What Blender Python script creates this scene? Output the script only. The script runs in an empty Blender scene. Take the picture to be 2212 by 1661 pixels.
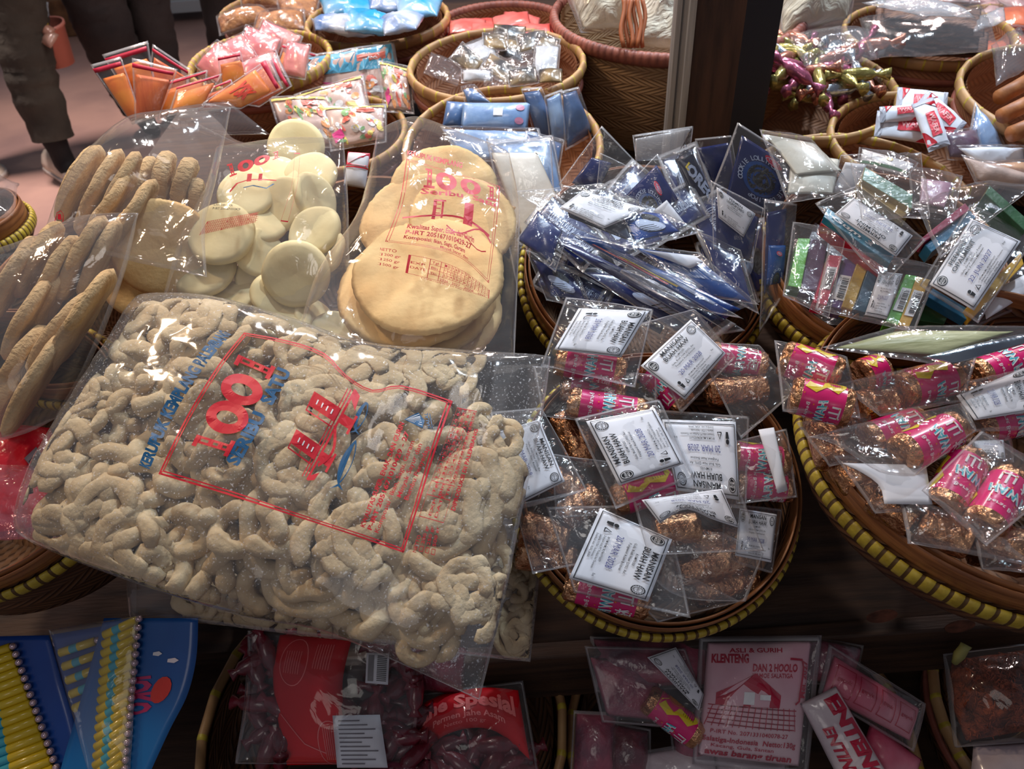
import bpy, bmesh, math, random
from mathutils import Vector, Matrix, noise
from mathutils.bvhtree import BVHTree
from math import sin, cos, pi, radians as rad
random.seed(7)
SC = bpy.context.scene
COL = SC.collection
# ---------------------------------------------------------------- camera, world, lights, exposure
IW, IH, FPX = 2212, 1661, 1662.0
CAM = Vector((0, 0, 1.45))
_p, _r = rad(41.5), rad(4.0)
_f0 = Vector((0, cos(_p), -sin(_p))); _r0 = Vector((1, 0, 0)); _u0 = Vector((0, sin(_p), cos(_p)))
FW = _f0
RT = _r0 * cos(_r) - _u0 * sin(_r)
UP = _u0 * cos(_r) + _r0 * sin(_r)
cd = bpy.data.cameras.new('camera'); cam = bpy.data.objects.new('camera', cd); COL.objects.link(cam)
cam.matrix_world = Matrix(((RT.x, UP.x, -FW.x, CAM.x), (RT.y, UP.y, -FW.y, CAM.y), (RT.z, UP.z, -FW.z, CAM.z), (0, 0, 0, 1)))
cd.sensor_width = 36; cd.lens = 36 * FPX / IW; cd.clip_start = .02; cd.clip_end = 60
cd.dof.use_dof = True; cd.dof.focus_distance = .88; cd.dof.aperture_fstop = 9.0
SC.camera = cam
SC.view_settings.view_transform = 'Standard'; SC.view_settings.look = 'None'
SC.view_settings.exposure = 0.0; SC.view_settings.gamma = 1.0; SC.view_settings.use_curve_mapping = False
SC.cycles.transparent_max_bounces = 32; SC.cycles.max_bounces = 7; SC.cycles.diffuse_bounces = 3; SC.cycles.glossy_bounces = 3
SC.cycles.transmission_bounces = 3; SC.cycles.use_denoising = True; SC.cycles.caustics_reflective = False; SC.cycles.caustics_refractive = False
SC.cycles.sample_clamp_indirect = 4
wd = bpy.data.worlds.new('hall'); SC.world = wd; wd.use_nodes = True
wd.node_tree.nodes['Background'].inputs[0].default_value = (.62, .60, .70, 1)
wd.node_tree.nodes['Background'].inputs[1].default_value = .17

def lamp(x, y, z, power, col, size=.16, target=None, spread=160):
    l = bpy.data.lights.new('ceiling_or_fill_lamp', 'AREA'); l.shape = 'DISK'; l.size = size; l.energy = power; l.color = col; l.spread = rad(spread)
    o = bpy.data.objects.new('ceiling_or_fill_lamp', l); COL.objects.link(o); o.location = (x, y, z)
    d = (Vector(target) - Vector((x, y, z))) if target else Vector((0, 0, -1))
    o.rotation_euler = d.to_track_quat('-Z', 'Y').to_euler()
COOL = (.72, .86, 1.0); NEUT = (1, .93, .88); WARM = (1, .74, .5); PINK = (1, .78, .72)
lamp(.35, 1.75, 2.75, 7.5, COOL, .12, (.3, 1.12, .8), 88)
lamp(-.45, 1.95, 2.7, 6.6, NEUT, .13, (-.35, 1.1, .8), 88)
lamp(-1.3, 1.3, 2.5, 4.5, WARM, .2, (-.45, .85, .8), 100)
lamp(1.35, 1.9, 2.7, 6.5, COOL, .13, (.85, 1.15, .8), 88)
lamp(-.9, 3.2, 2.8, 17, PINK, .2, (-.6, 1.9, .8))
lamp(.7, 3.1, 2.8, 15, NEUT, .2, (.6, 1.9, .8))
lamp(1.9, 3.0, 2.8, 14, PINK, .2, (1.2, 1.9, .8))
lamp(-2.0, 3.4, 2.8, 30, PINK, .3, (-1.5, 2.9, 0), 90)
lamp(-.5, -.9, 2.3, 2.0, NEUT, .8, (0, .4, .5))  # added fill behind the camera to lift the dark lower shelf, no real fitting
lamp(.1, .6, 2.6, 1.2, NEUT, .3, (.1, .5, .6))  # added front fill brightening the nearest goods, not a ceiling fitting

# ---------------------------------------------------------------- pixel -> place
def raydir(px, py):
    return FW + RT * ((px - IW / 2) / FPX) - UP * ((py - IH / 2) / FPX)
def W(px, py, d):
    return CAM + raydir(px, py) * d
def nrm(tilt, yaw=0):
    t, y = rad(tilt), rad(yaw)
    return Vector((sin(y) * sin(t), -cos(y) * sin(t), cos(t)))
def pl(px, py, d, tilt=22, yaw=0):
    return (W(px, py, d), nrm(tilt, yaw))
def hit(px, py, plane):
    d = raydir(px, py); p0, n = plane
    k = d.dot(n)
    return CAM + d * ((p0 - CAM).dot(n) / k)
def up(plane, lift):
    return (plane[0] + plane[1] * lift, plane[1])
def on(base, px, py, lift=0, tilt=None, yaw=0):
    p = hit(px, py, base)
    p = p + base[1] * lift
    if tilt is None: return (p, base[1])
    return (p, nrm(tilt, yaw))

# ---------------------------------------------------------------- materials
def srgb(c):
    return tuple((x / 255 / 12.92) if x / 255 <= .04045 else ((x / 255 + .055) / 1.055) ** 2.4 for x in c)
MATS = {}
def mat(key, c=None, rough=.6, metal=0, c2=None, nscale=20, bump=0, bscale=60, coat=0, spec=.5, sss=0, stretch=None, bdist=.002):
    if key in MATS: return MATS[key]
    m = bpy.data.materials.new(key); m.use_nodes = True; MATS[key] = m
    nt = m.node_tree; b = nt.nodes['Principled BSDF']; N = nt.nodes.new; Lk = nt.links.new
    col = (*srgb(c), 1)
    b.inputs['Base Color'].default_value = col
    b.inputs['Roughness'].default_value = rough; b.inputs['Metallic'].default_value = metal
    b.inputs['Specular IOR Level'].default_value = spec; b.inputs['Coat Weight'].default_value = coat
    b.inputs['Coat Roughness'].default_value = .12
    if sss:
        b.inputs['Subsurface Weight'].default_value = sss; b.inputs['Subsurface Scale'].default_value = .01
    tc = N('ShaderNodeTexCoord'); mp = N('ShaderNodeMapping'); Lk(tc.outputs['Object'], mp.inputs[0])
    if stretch: mp.inputs['Scale'].default_value = stretch
    if c2:
        n = N('ShaderNodeTexNoise'); n.inputs['Scale'].default_value = nscale; n.inputs['Detail'].default_value = 5
        Lk(mp.outputs[0], n.inputs['Vector'])
        r = N('ShaderNodeValToRGB'); r.color_ramp.elements[0].color = (*srgb(c2), 1); r.color_ramp.elements[1].color = col
        r.color_ramp.elements[0].position = .35; r.color_ramp.elements[1].position = .62
        Lk(n.outputs[0], r.inputs[0]); Lk(r.outputs[0], b.inputs['Base Color'])
    if bump:
        n = N('ShaderNodeTexNoise'); n.inputs['Scale'].default_value = bscale; n.inputs['Detail'].default_value = 4
        Lk(mp.outputs[0], n.inputs['Vector'])
        bp = N('ShaderNodeBump'); bp.inputs['Strength'].default_value = bump; bp.inputs['Distance'].default_value = bdist
        Lk(n.outputs[0], bp.inputs['Height']); Lk(bp.outputs[0], b.inputs['Normal'])
    return m
def flat(c, rough=.45, coat=.0):
    return mat('ink_%d_%d_%d_%d' % (*c, int(coat * 10)), c, rough, coat=coat, bump=.15, bscale=40)
def gloss(c):      # printed foil or plastic wrapper
    return mat('wrap_%d_%d_%d' % c, c, .28, coat=.6, bump=.5, bscale=70, c2=tuple(int(x * .86) for x in c), nscale=30)
def film(key, haze=.04, rough=.1, bump=.35, scale=45, facing=.5, tint=(1, 1, 1), hcol=(.9, .92, .97), specks=0):
    if key in MATS: return MATS[key]
    m = bpy.data.materials.new(key); m.use_nodes = True; MATS[key] = m
    nt = m.node_tree; nt.nodes.remove(nt.nodes['Principled BSDF']); N = nt.nodes.new; Lk = nt.links.new
    out = nt.nodes['Material Output']
    tr = N('ShaderNodeBsdfTransparent'); tr.inputs[0].default_value = (*tint, 1)
    gl = N('ShaderNodeBsdfAnisotropic'); gl.inputs['Roughness'].default_value = rough; gl.inputs['Color'].default_value = (1, 1, 1, 1)
    df = N('ShaderNodeBsdfDiffuse'); df.inputs[0].default_value = (*hcol, 1)
    tc = N('ShaderNodeTexCoord')
    n1 = N('ShaderNodeTexNoise'); n1.inputs['Scale'].default_value = scale; n1.inputs['Detail'].default_value = 3; n1.inputs['Distortion'].default_value = 1.2
    Lk(tc.outputs['Object'], n1.inputs['Vector'])
    sub = N('ShaderNodeMath'); sub.operation = 'SUBTRACT'; sub.inputs[1].default_value = .5; Lk(n1.outputs[0], sub.inputs[0])
    ab = N('ShaderNodeMath'); ab.operation = 'ABSOLUTE'; Lk(sub.outputs[0], ab.inputs[0])
    pw = N('ShaderNodeMath'); pw.operation = 'POWER'; pw.inputs[1].default_value = .6; Lk(ab.outputs[0], pw.inputs[0])
    bp = N('ShaderNodeBump'); bp.inputs['Strength'].default_value = bump; bp.inputs['Distance'].default_value = .004
    Lk(pw.outputs[0], bp.inputs['Height']); Lk(bp.outputs[0], gl.inputs['Normal'])
    lw = N('ShaderNodeLayerWeight'); lw.inputs['Blend'].default_value = .5; Lk(bp.outputs[0], lw.inputs['Normal'])
    p3 = N('ShaderNodeMath'); p3.operation = 'POWER'; p3.inputs[1].default_value = 2.6; Lk(lw.outputs['Facing'], p3.inputs[0])
    mr = N('ShaderNodeMath'); mr.operation = 'MULTIPLY_ADD'; mr.inputs[1].default_value = facing; mr.inputs[2].default_value = .032; Lk(p3.outputs[0], mr.inputs[0])
    mx = N('ShaderNodeMixShader'); Lk(mr.outputs[0], mx.inputs[0]); Lk(tr.outputs[0], mx.inputs[1]); Lk(gl.outputs[0], mx.inputs[2])
    m2 = N('ShaderNodeMixShader'); m2.inputs[0].default_value = haze; Lk(mx.outputs[0], m2.inputs[1]); Lk(df.outputs[0], m2.inputs[2])
    if specks:
        v = N('ShaderNodeTexNoise'); v.inputs['Scale'].default_value = 420; v.inputs['Detail'].default_value = 1; Lk(tc.outputs['Object'], v.inputs['Vector'])
        r = N('ShaderNodeMapRange'); r.inputs[1].default_value = .64; r.inputs[2].default_value = .72; r.inputs[3].default_value = haze; r.inputs[4].default_value = specks
        Lk(v.outputs[0], r.inputs[0]); Lk(r.outputs[0], m2.inputs[0])
    Lk(m2.outputs[0], out.inputs[0])
    return m
FILM = film('clear_film', haze=.03, bump=.22, rough=.08); FILMB = film('clear_bag_film', haze=.035, bump=.16, scale=22, rough=.075)
FILMK = film('dusty_bag_film', haze=.05, bump=.12, scale=14, rough=.075, specks=.35)
FILMS = film('smooth_film', haze=.02, bump=.05, rough=.09)
FEDGE = film('film_weld', haze=.22, bump=.2, scale=60, rough=.15)
BLACK = flat((28, 30, 36)); STAMP = flat((92, 96, 150)); WHITE = mat('paper', (228, 232, 242), .5, bump=.1, bscale=25)
RED = flat((200, 26, 48)); BLUE = flat((10, 84, 130)); BOXL = flat((238, 240, 245))

# ---------------------------------------------------------------- mesh helpers
def mesh(name, V, F, mats, parent=None, loc=None, smooth=True, mi=None, uv=None, label=None):
    me = bpy.data.meshes.new(name)
    o0 = Vector(loc) if loc is not None else Vector((0, 0, 0)); a = parent
    while a is not None:
        if a.get('_w'): o0 = a.location.copy()
        a = a.parent
    me.from_pydata([tuple(Vector(v) - o0) for v in V], [], F)
    for m in (mats if isinstance(mats, (list, tuple)) else [mats]): me.materials.append(m)
    if mi: me.polygons.foreach_set('material_index', mi)
    me.polygons.foreach_set('use_smooth', [smooth] * len(me.polygons))
    if uv:
        l = me.uv_layers.new()
        l.data.foreach_set('uv', [c for lp in me.loops for c in uv[lp.vertex_index]])
    me.update()
    o = bpy.data.objects.new(name, me); COL.objects.link(o)
    if parent is not None: o.parent = parent
    elif loc is not None: o.location = loc; o['_w'] = 1
    if label: o['label'] = label
    return o
def tag(o, label, cat, group=None):
    o['label'] = label; o['category'] = cat
    if group: o['group'] = group
    return o
def struct(o): o['kind'] = 'structure'; return o
def thing(name, label, cat, loc, group=None, world=True, mw=None):
    o = bpy.data.objects.new(name, None); COL.objects.link(o); o.empty_display_size = .02
    if mw is not None: o.matrix_world = mw
    else: o.location = loc
    if world and mw is None: o['_w'] = 1
    return tag(o, label, cat, group)
def axes(n, roll=0):
    n = n.normalized(); x = Vector((1, 0, 0)); x = (x - n * x.dot(n)).normalized(); y = n.cross(x)
    a = rad(roll); x2 = x * cos(a) + y * sin(a); y2 = n.cross(x2)
    return x2, y2, n
def frame(p, n, roll=0):
    x, y, z = axes(n, roll)
    return Matrix(((x.x, y.x, z.x, p.x), (x.y, y.y, z.y, p.y), (x.z, y.z, z.z, p.z), (0, 0, 0, 1)))
def copy_tree(o, loc=None, mw=None, label=None, parent=None):
    c = o.copy(); COL.objects.link(c)
    if parent is not None: c.parent = parent
    for ch in [k for k in bpy.data.objects if k.parent == o]: copy_tree(ch, parent=c)
    if mw is not None: c.matrix_world = mw
    if loc is not None: c.location = loc
    if label: c['label'] = label
    return c
def grid_faces(nu, nv, o=0, flip=False, wrapu=False):
    F = []; cu = nu if wrapu else nu - 1
    for j in range(nv - 1):
        for i in range(cu):
            a = o + j * nu + i; b = o + j * nu + (i + 1) % nu; c = b + nu; d = a + nu
            F.append((a, d, c, b) if flip else (a, b, c, d))
    return F
def nz(x, y, z=0): return noise.noise(Vector((x, y, z)))
def tube(path, r, ns=8, rn=0, seed=0, closed=False, cap=True, flat_=1.0):
    V = []; n = len(path); P = [Vector(p) for p in path]; F = []
    prev = None
    for i, p in enumerate(P):
        t = (P[min(i + 1, n - 1)] - P[max(i - 1, 0)]) if not closed else (P[(i + 1) % n] - P[i - 1])
        t.normalize()
        a = prev if prev is not None else (Vector((0, 0, 1)) if abs(t.z) < .9 else Vector((1, 0, 0)))
        a = (a - t * a.dot(t)).normalized(); prev = a; b = t.cross(a)
        rr = r[i] if isinstance(r, (list, tuple)) else r
        for k in range(ns):
            an = 2 * pi * k / ns; q = rr * (1 + (rn * nz(p.x * 90 + k * 1.7 + seed, p.y * 90, p.z * 90) if rn else 0))
            V.append(p + a * (cos(an) * q) + b * (sin(an) * q * flat_))
    m = n if closed else n - 1
    for i in range(m):
        for k in range(ns):
            j = (i + 1) % n
            F.append((i * ns + k, i * ns + (k + 1) % ns, j * ns + (k + 1) % ns, j * ns + k))
    if cap and not closed:
        F.append(tuple(range(ns - 1, -1, -1))); F.append(tuple((n - 1) * ns + k for k in range(ns)))
    return V, F
def lathe(prof, ns=48, close=False):
    V = []; uv = []
    for j, (r, z) in enumerate(prof):
        for k in range(ns):
            a = 2 * pi * k / ns; V.append((r * cos(a), r * sin(a), z)); uv.append((k / ns, z))
    F = grid_faces(ns, len(prof), wrapu=True)
    if close: F.append(tuple((len(prof) - 1) * ns + k for k in range(ns)))
    return V, F

# ---------------------------------------------------------------- patches: an outline on a plane, filled and crumpled
def pline(pts, t):
    n = len(pts) - 1; x = min(max(t, 0), 1) * n; i = min(int(x), n - 1); f = x - i
    if n == 1: return (pts[0][0] + (pts[1][0] - pts[0][0]) * f, pts[0][1] + (pts[1][1] - pts[0][1]) * f)
    g = lambda k: pts[min(max(k, 0), n)]
    o = []
    for c in (0, 1):
        a, b, d, e = g(i - 1)[c], g(i)[c], g(i + 1)[c], g(i + 2)[c]
        o.append(.5 * (2 * b + (d - a) * f + (2 * a - 5 * b + 4 * d - e) * f * f + (3 * b - a - 3 * d + e) * f ** 3))
    return tuple(o)
class Patch:
    def __init__(s, tl, tr, br, bl, top=(), right=(), bottom=(), left=()):
        s.T = [tl, *top, tr]; s.B = [bl, *bottom, br]; s.L = [tl, *left, bl]; s.R = [tr, *right, br]
        s.c = (tl, tr, br, bl)
    def px(s, u, v):
        t, b, l, r = pline(s.T, u), pline(s.B, u), pline(s.L, v), pline(s.R, v); o = []
        for c in (0, 1):
            bi = (1 - u) * (1 - v) * s.c[0][c] + u * (1 - v) * s.c[1][c] + u * v * s.c[2][c] + (1 - u) * v * s.c[3][c]
            o.append((1 - v) * t[c] + v * b[c] + (1 - u) * l[c] + u * r[c] - bi)
        return o
    def mid(s): return s.px(.5, .5)
class Surf:
    def __init__(s, patch, plane, bulge=.01, crk=.0015, seed=0, fs=28, curl=0, pw=.5):
        s.p = patch; s.pl = plane; s.b = bulge; s.k = crk; s.s = seed * 7.13; s.fs = fs; s.curl = curl; s.pw = pw
    def pos(s, u, v, off=0, side=1, under=.55):
        x, y = s.p.px(u, v); q = hit(x, y, s.pl); n = s.pl[1]
        e = max(0, sin(pi * min(max(u, 0), 1)) * sin(pi * min(max(v, 0), 1))) ** s.pw
        h = s.b * e * (1 if side > 0 else -under)
        if s.k:
            w = Vector((q.x, q.y, q.z)) * s.fs + Vector((s.s, s.s * .7, side * 3.1))
            h += s.k * ((1 - 2.6 * abs(noise.noise(w))) + .5 * (1 - 2.6 * abs(noise.noise(w * 2.3)))) * (.35 + .65 * e)
        h += s.curl * ((u - .5) ** 2) * 4
        return q + n * (h + off)
def quad(*c, **k): return Patch(*c, **k)
def sheet(name, S, mats, parent, nu=14, nv=10, off=0, thick=.0004, ub=(0, 1), vb=(0, 1), mi=None, label=None):
    V = []; n = S.pl[1]
    for s_ in (0, 1):
        for j in range(nv):
            for i in range(nu):
                u = ub[0] + (ub[1] - ub[0]) * i / (nu - 1); v = vb[0] + (vb[1] - vb[0]) * j / (nv - 1)
                V.append(S.pos(u, v, off - s_ * thick))
    F = grid_faces(nu, nv) + grid_faces(nu, nv, nu * nv, True)
    o = nu * nv
    for i in range(nu - 1):
        F.append((i, i + o, i + 1 + o, i + 1)); a = (nv - 1) * nu + i; F.append((a, a + 1, a + 1 + o, a + o))
    for j in range(nv - 1):
        a = j * nu; F.append((a, a + nu, a + nu + o, a + o)); a += nu - 1; F.append((a, a + o, a + nu + o, a + nu))
    return mesh(name, V, F, mats, parent, mi=mi, label=label)
def pillow(name, S, mats, parent=None, loc=None, nu=18, nv=12, off=0, weld=0, under=.55):
    """closed pillow shape; weld > 0 gives the outer cells the second material"""
    V = []; idx = {}
    for s_ in (1, -1):
        for j in range(nv):
            for i in range(nu):
                ed = i in (0, nu - 1) or j in (0, nv - 1)
                if s_ < 0 and ed: idx[(s_, i, j)] = idx[(1, i, j)]; continue
                u = .5 - .5 * cos(pi * i / (nu - 1)) * .999; v = .5 - .5 * cos(pi * j / (nv - 1)) * .999
                u = .5 * u + .5 * i / (nu - 1); v = .5 * v + .5 * j / (nv - 1)
                idx[(s_, i, j)] = len(V); V.append(S.pos(u, v, off, s_, under))
    F = []; mi = []
    for s_ in (1, -1):
        for j in range(nv - 1):
            for i in range(nu - 1):
                a, b, c, d = idx[(s_, i, j)], idx[(s_, i + 1, j)], idx[(s_, i + 1, j + 1)], idx[(s_, i, j + 1)]
                F.append((a, b, c, d) if s_ < 0 else (a, d, c, b))
                mi.append(1 if weld and (j < weld or j >= nv - 1 - weld or i == 0 or i == nu - 2) else 0)
    return mesh(name, V, F, mats, parent, loc, mi=mi if weld else None)

# ---------------------------------------------------------------- prints: lettering and marks as thin shapes laid on a surface
_tc = {}
def glyphs(s, bold=0, res=2, shear=0):
    k = (s, bold, res, shear)
    if k not in _tc:
        cu = bpy.data.curves.new('t', 'FONT'); cu.body = s; cu.size = 1; cu.offset = bold; cu.resolution_u = res; cu.shear = shear
        ob = bpy.data.objects.new('t', cu); me = bpy.data.meshes.new_from_object(ob)
        V = [(v.co.x, v.co.y) for v in me.vertices]; F = [tuple(p.vertices) for p in me.polygons]
        bpy.data.objects.remove(ob); bpy.data.curves.remove(cu); bpy.data.meshes.remove(me)
        _tc[k] = (V, F)
    return _tc[k]
class Print:
    """2-D marks; x to the right 0..w, y down 0..h"""
    def __init__(s, w=1.0, h=1.0): s.w, s.h = w, h; s.V = []; s.F = []; s.M = []; s.mats = []; s.Z = []; s.n = 0
    def _m(s, m):
        if m not in s.mats: s.mats.append(m)
        return s.mats.index(m)
    def add(s, V, F, m):
        o = len(s.V); k = s._m(m); s.n += 1; s.Z += [s.n] * len(V); s.V += V; s.F += [tuple(i + o for i in f) for f in F]; s.M += [k] * len(F); return s
    def text(s, t, x, y, size, m, bold=0, width=None, ang=0, center=False, shear=0, mirror=False, res=2):
        V, F = glyphs(t, bold, res, shear)
        if not V: return s
        x0 = min(v[0] for v in V); x1 = max(v[0] for v in V); sx = size if width is None else width / (x1 - x0)
        cx = (x0 + x1) / 2 if center else x0; ca, sa = cos(rad(ang)), sin(rad(ang)); out = []
        for a, b in V:
            p, q = (a - cx) * sx, -b * size
            if mirror: p = -p
            out.append((x + p * ca - q * sa, y + p * sa + q * ca))
        return s.add(out, F, m)
    def rect(s, x0, y0, x1, y1, m, n=1):
        L = max(1, n); V = []; F = []
        for i in range(L + 1):
            t = i / L
            if abs(x1 - x0) >= abs(y1 - y0): V += [(x0 + (x1 - x0) * t, y0), (x0 + (x1 - x0) * t, y1)]
            else: V += [(x0, y0 + (y1 - y0) * t), (x1, y0 + (y1 - y0) * t)]
        for i in range(L): F.append((2 * i, 2 * i + 1, 2 * i + 3, 2 * i + 2))
        return s.add(V, F, m)
    def line(s, pts, w, m):
        V = []; F = []; n = len(pts)
        for i, p in enumerate(pts):
            a = pts[max(i - 1, 0)]; b = pts[min(i + 1, n - 1)]; dx, dy = b[0] - a[0], b[1] - a[1]; l = math.hypot(dx, dy) or 1
            V += [(p[0] - dy / l * w / 2, p[1] + dx / l * w / 2), (p[0] + dy / l * w / 2, p[1] - dx / l * w / 2)]
        for i in range(n - 1): F.append((2 * i, 2 * i + 1, 2 * i + 3, 2 * i + 2))
        return s.add(V, F, m)
    def box(s, x0, y0, x1, y1, w, m, n=6):
        s.rect(x0, y0, x1, y0 + w, m, n); s.rect(x0, y1 - w, x1, y1, m, n); s.rect(x0, y0, x0 + w, y1, m, n); s.rect(x1 - w, y0, x1, y1, m, n); return s
    def ring(s, x, y, r, w, m, n=24, ry=None):
        ry = ry or r; V = []; F = []
        for i in range(n):
            a = 2 * pi * i / n; V += [(x + r * cos(a), y + ry * sin(a)), (x + (r - w) * cos(a), y + (ry - w) * sin(a))]
        for i in range(n): j = (i + 1) % n; F.append((2 * i, 2 * i + 1, 2 * j + 1, 2 * j))
        return s.add(V, F, m)
    def disk(s, x, y, r, m, n=22, ry=None, ang=0):
        ry = ry or r; ca, sa = cos(rad(ang)), sin(rad(ang)); V = [(x, y)]
        for i in range(n):
            a = 2 * pi * i / n; p, q = r * cos(a), ry * sin(a); V.append((x + p * ca - q * sa, y + p * sa + q * ca))
        return s.add(V, [(0, 1 + i, 1 + (i + 1) % n) for i in range(n)], m)
    def poly(s, pts, m): return s.add(list(pts), [tuple(range(len(pts)))], m)
    def bars(s, x0, y0, x1, y1, m, n=14, seed=1):
        R = random.Random(seed); x = x0
        while x < x1:
            w = (x1 - x0) / n * R.choice((.3, .5, .8)); s.rect(x, y0, min(x + w, x1), y1, m); x += w + (x1 - x0) / n * R.choice((.35, .6))
        return s
    def arc(s, t, cx, cy, r, a0, a1, size, m, bold=.02):
        for i, ch in enumerate(t):
            if ch == ' ': continue
            a = a0 + (a1 - a0) * i / max(1, len(t) - 1)
            s.text(ch, cx + r * cos(rad(a)), cy + r * sin(rad(a)), size, m, bold, ang=a + 90, center=True)
        return s
    def put(s, fn, name, parent, label=None):
        if not hasattr(s, 'fine'):
            bm = bmesh.new(); vs = [bm.verts.new((x, y, z * 1e-4)) for (x, y), z in zip(s.V, s.Z)]
            for f, m in zip(s.F, s.M):
                try: bm.faces.new([vs[i] for i in f]).material_index = m
                except ValueError: pass
            bmesh.ops.triangulate(bm, faces=[f for f in bm.faces if len(f.verts) > 4 or f.calc_area() > .004])
            lim = .11 * max(s.w, s.h) / 1.4
            for _ in range(4):
                E = [e for e in bm.edges if e.calc_length() > lim]
                if not E: break
                bmesh.ops.subdivide_edges(bm, edges=E, cuts=1)
            bm.verts.index_update(); s.V = [(v.co.x, v.co.y) for v in bm.verts]; s.Z = [v.co.z * 1e4 for v in bm.verts]; s.F = [tuple(v.index for v in f.verts) for f in bm.faces]; s.M = [f.material_index for f in bm.faces]; bm.free(); s.fine = 1
        V = [fn(x / s.w, y / s.h, .0011 * z / max(s.n, 12)) for (x, y), z in zip(s.V, s.Z)]
        return mesh(name, V, s.F, s.mats, parent, smooth=False, mi=s.M, label=label)
def onsurf(S, u0=0, v0=0, u1=1, v1=1, off=.0005): return lambda x, y, e=0: S.pos(u0 + (u1 - u0) * x, v0 + (v1 - v0) * y, off + e)
def drape(patch, bvh, plane, off=.0008):
    def fn(x, y, e=0):
        px, py = patch.px(x, y); d = raydir(px, py).normalized(); h = bvh.ray_cast(CAM, d)
        if h[0] is None: return hit(px, py, plane)
        return h[0] - d * (off + e)
    return fn
def bvh_of(o):
    me = o.data; mw = Matrix.Translation(o.parent.location if o.parent else o.location)
    return BVHTree.FromPolygons([mw @ v.co for v in me.vertices], [tuple(p.vertices) for p in me.polygons])
# --- the shop's own white ingredient label
def shop_label(title, date='20 MAR 2028', small=False):
    P = Print(1.42, 1.0)
    P.box(.03, .04, 1.39, .96, .012, BLACK)
    P.disk(.15, .17, .085, BLACK, ry=.1); P.ring(.15, .17, .07, .008, BOXL, ry=.085)
    P.text('SUDAH', .15, .17, .05, BOXL, .01, width=.11, center=True); P.text('MADU', .15, .215, .05, BOXL, .01, width=.09, center=True)
    P.ring(1.25, .17, .095, .012, BLACK); P.ring(1.25, .17, .06, .008, BLACK); P.text('HALAL', 1.25, .185, .045, BLACK, .01, width=.085, center=True)
    for k in range(16):
        a = 2 * pi * k / 16; P.disk(1.25 + .077 * cos(a), .17 + .077 * sin(a), .008, BLACK, 6)
    P.text(title[0], .71, .17, .125, BLACK, .015, width=.6 if len(title[0]) > 6 else .5, center=True)
    if len(title) > 1: P.text(title[1], .71, .29, .125, BLACK, .015, width=.68, center=True)
    P.text('KOMPOSISI :', .71, .36, .05, BLACK, .012, center=True, res=1)
    P.text('Gula, Buah Haw (20%), Air,' if title[0] == 'MANISAN' else 'Gula, Sirup Glukosa, Perisa', .71, .425, .05, BLACK, .008, width=.66, center=True, res=1)
    P.text('Pengawet Asam Benzoat' if title[0] == 'MANISAN' else 'Mint, Pewarna Makanan', .71, .49, .05, BLACK, .008, width=.58, center=True, res=1)
    P.text(date, .69, .66, .13, STAMP, .0, width=.66, center=True)
    P.disk(.2, .72, .035, BLACK, 10); P.poly([(.165, .76), (.235, .76), (.222, .85), (.178, .85)], BLACK)
    P.line([(.31, .84), (.35, .75), (.39, .84), (.31, .84)], .018, BLACK)
    for i, t in enumerate(('BPOM RI ML. 827409776077', 'Diimpor oleh, PT. Perkasa Inti Chemindo', 'Jakarta 11730 - Indonesia', 'Distribusi oleh : ASIAL, JAWA')):
        P.text(t, .46, .765 + i * .05, .042, BLACK, .008, width=(.5, .66, .44, .48)[i], res=1)
    P.text('Exp :', 1.2, .76, .045, BLACK, .008, res=1)
    return P
HAW = shop_label(('MANISAN', 'BUAH HAW')); OPAL = shop_label(('PERMEN', 'OPALMINT'), '22 JUN 2027'); LOLI = shop_label(('PERMEN', 'LOLIPOP OREO'), ' ')
# ---------------------------------------------------------------- the room
M_floor = mat('floor_concrete', (190, 156, 142), .42, c2=(150, 124, 118), nscale=1.6, bump=.2, bscale=9)
fl = struct(mesh('floor', [(-8, -2, 0), (8, -2, 0), (8, 12, 0), (-8, 12, 0)], [(0, 1, 2, 3)], M_floor, smooth=False))
M_wood = mat('dark_plank', (74, 52, 38), .6, c2=(44, 30, 24), nscale=7, bump=.3, bscale=30, stretch=(1, 9, 9))
def prism(poly, z0, z1):
    n = len(poly); V = [(x, y, z0) for x, y in poly] + [(x, y, z1) for x, y in poly]
    F = [(i, (i + 1) % n, n + (i + 1) % n, n + i) for i in range(n)] + [tuple(range(n))[::-1], tuple(range(n, 2 * n))]
    return V, F
def boxm(name, lo, hi, m, parent=None, bev=.003):
    V, F = prism([(lo[0], lo[1]), (hi[0], lo[1]), (hi[0], hi[1]), (lo[0], hi[1])], lo[2], hi[2])
    o = mesh(name, V, F, m, parent, smooth=False)
    if bev:
        b = o.modifiers.new('b', 'BEVEL'); b.width = bev; b.segments = 2
    return o
# stepped display stand: sloping front deck, flat rear deck, low front shelf
def slab(name, p, m, parent, th):   # four corners of the top, thickness downward
    V = [Vector(q) for q in p]; V += [v - Vector((0, 0, th)) for v in V]
    return mesh(name, V, [(0, 1, 2, 3), (7, 6, 5, 4), (0, 4, 5, 1), (1, 5, 6, 2), (2, 6, 7, 3), (3, 7, 4, 0)], m, parent, smooth=False)
st = thing('display_stand', 'dark wooden stepped stand carrying all the baskets', 'display stand', (0, .5, 0))
yf = .505
slab('sloping_deck', [(-.36, yf, .56), (1.5, yf, .56), (1.5, 1.2, .78), (-.36, 1.2, .78)], M_wood, st, .03)
slab('side_deck', [(-1.0, .60, .44), (-.37, .60, .44), (-.37, 1.2, .60), (-1.0, 1.2, .60)], M_wood, st, .03)
slab('rear_deck', [(-.75, 1.2, .76), (2.2, 1.2, .76), (2.2, 2.6, .76), (-.75, 2.6, .76)], M_wood, st, .03)
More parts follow.
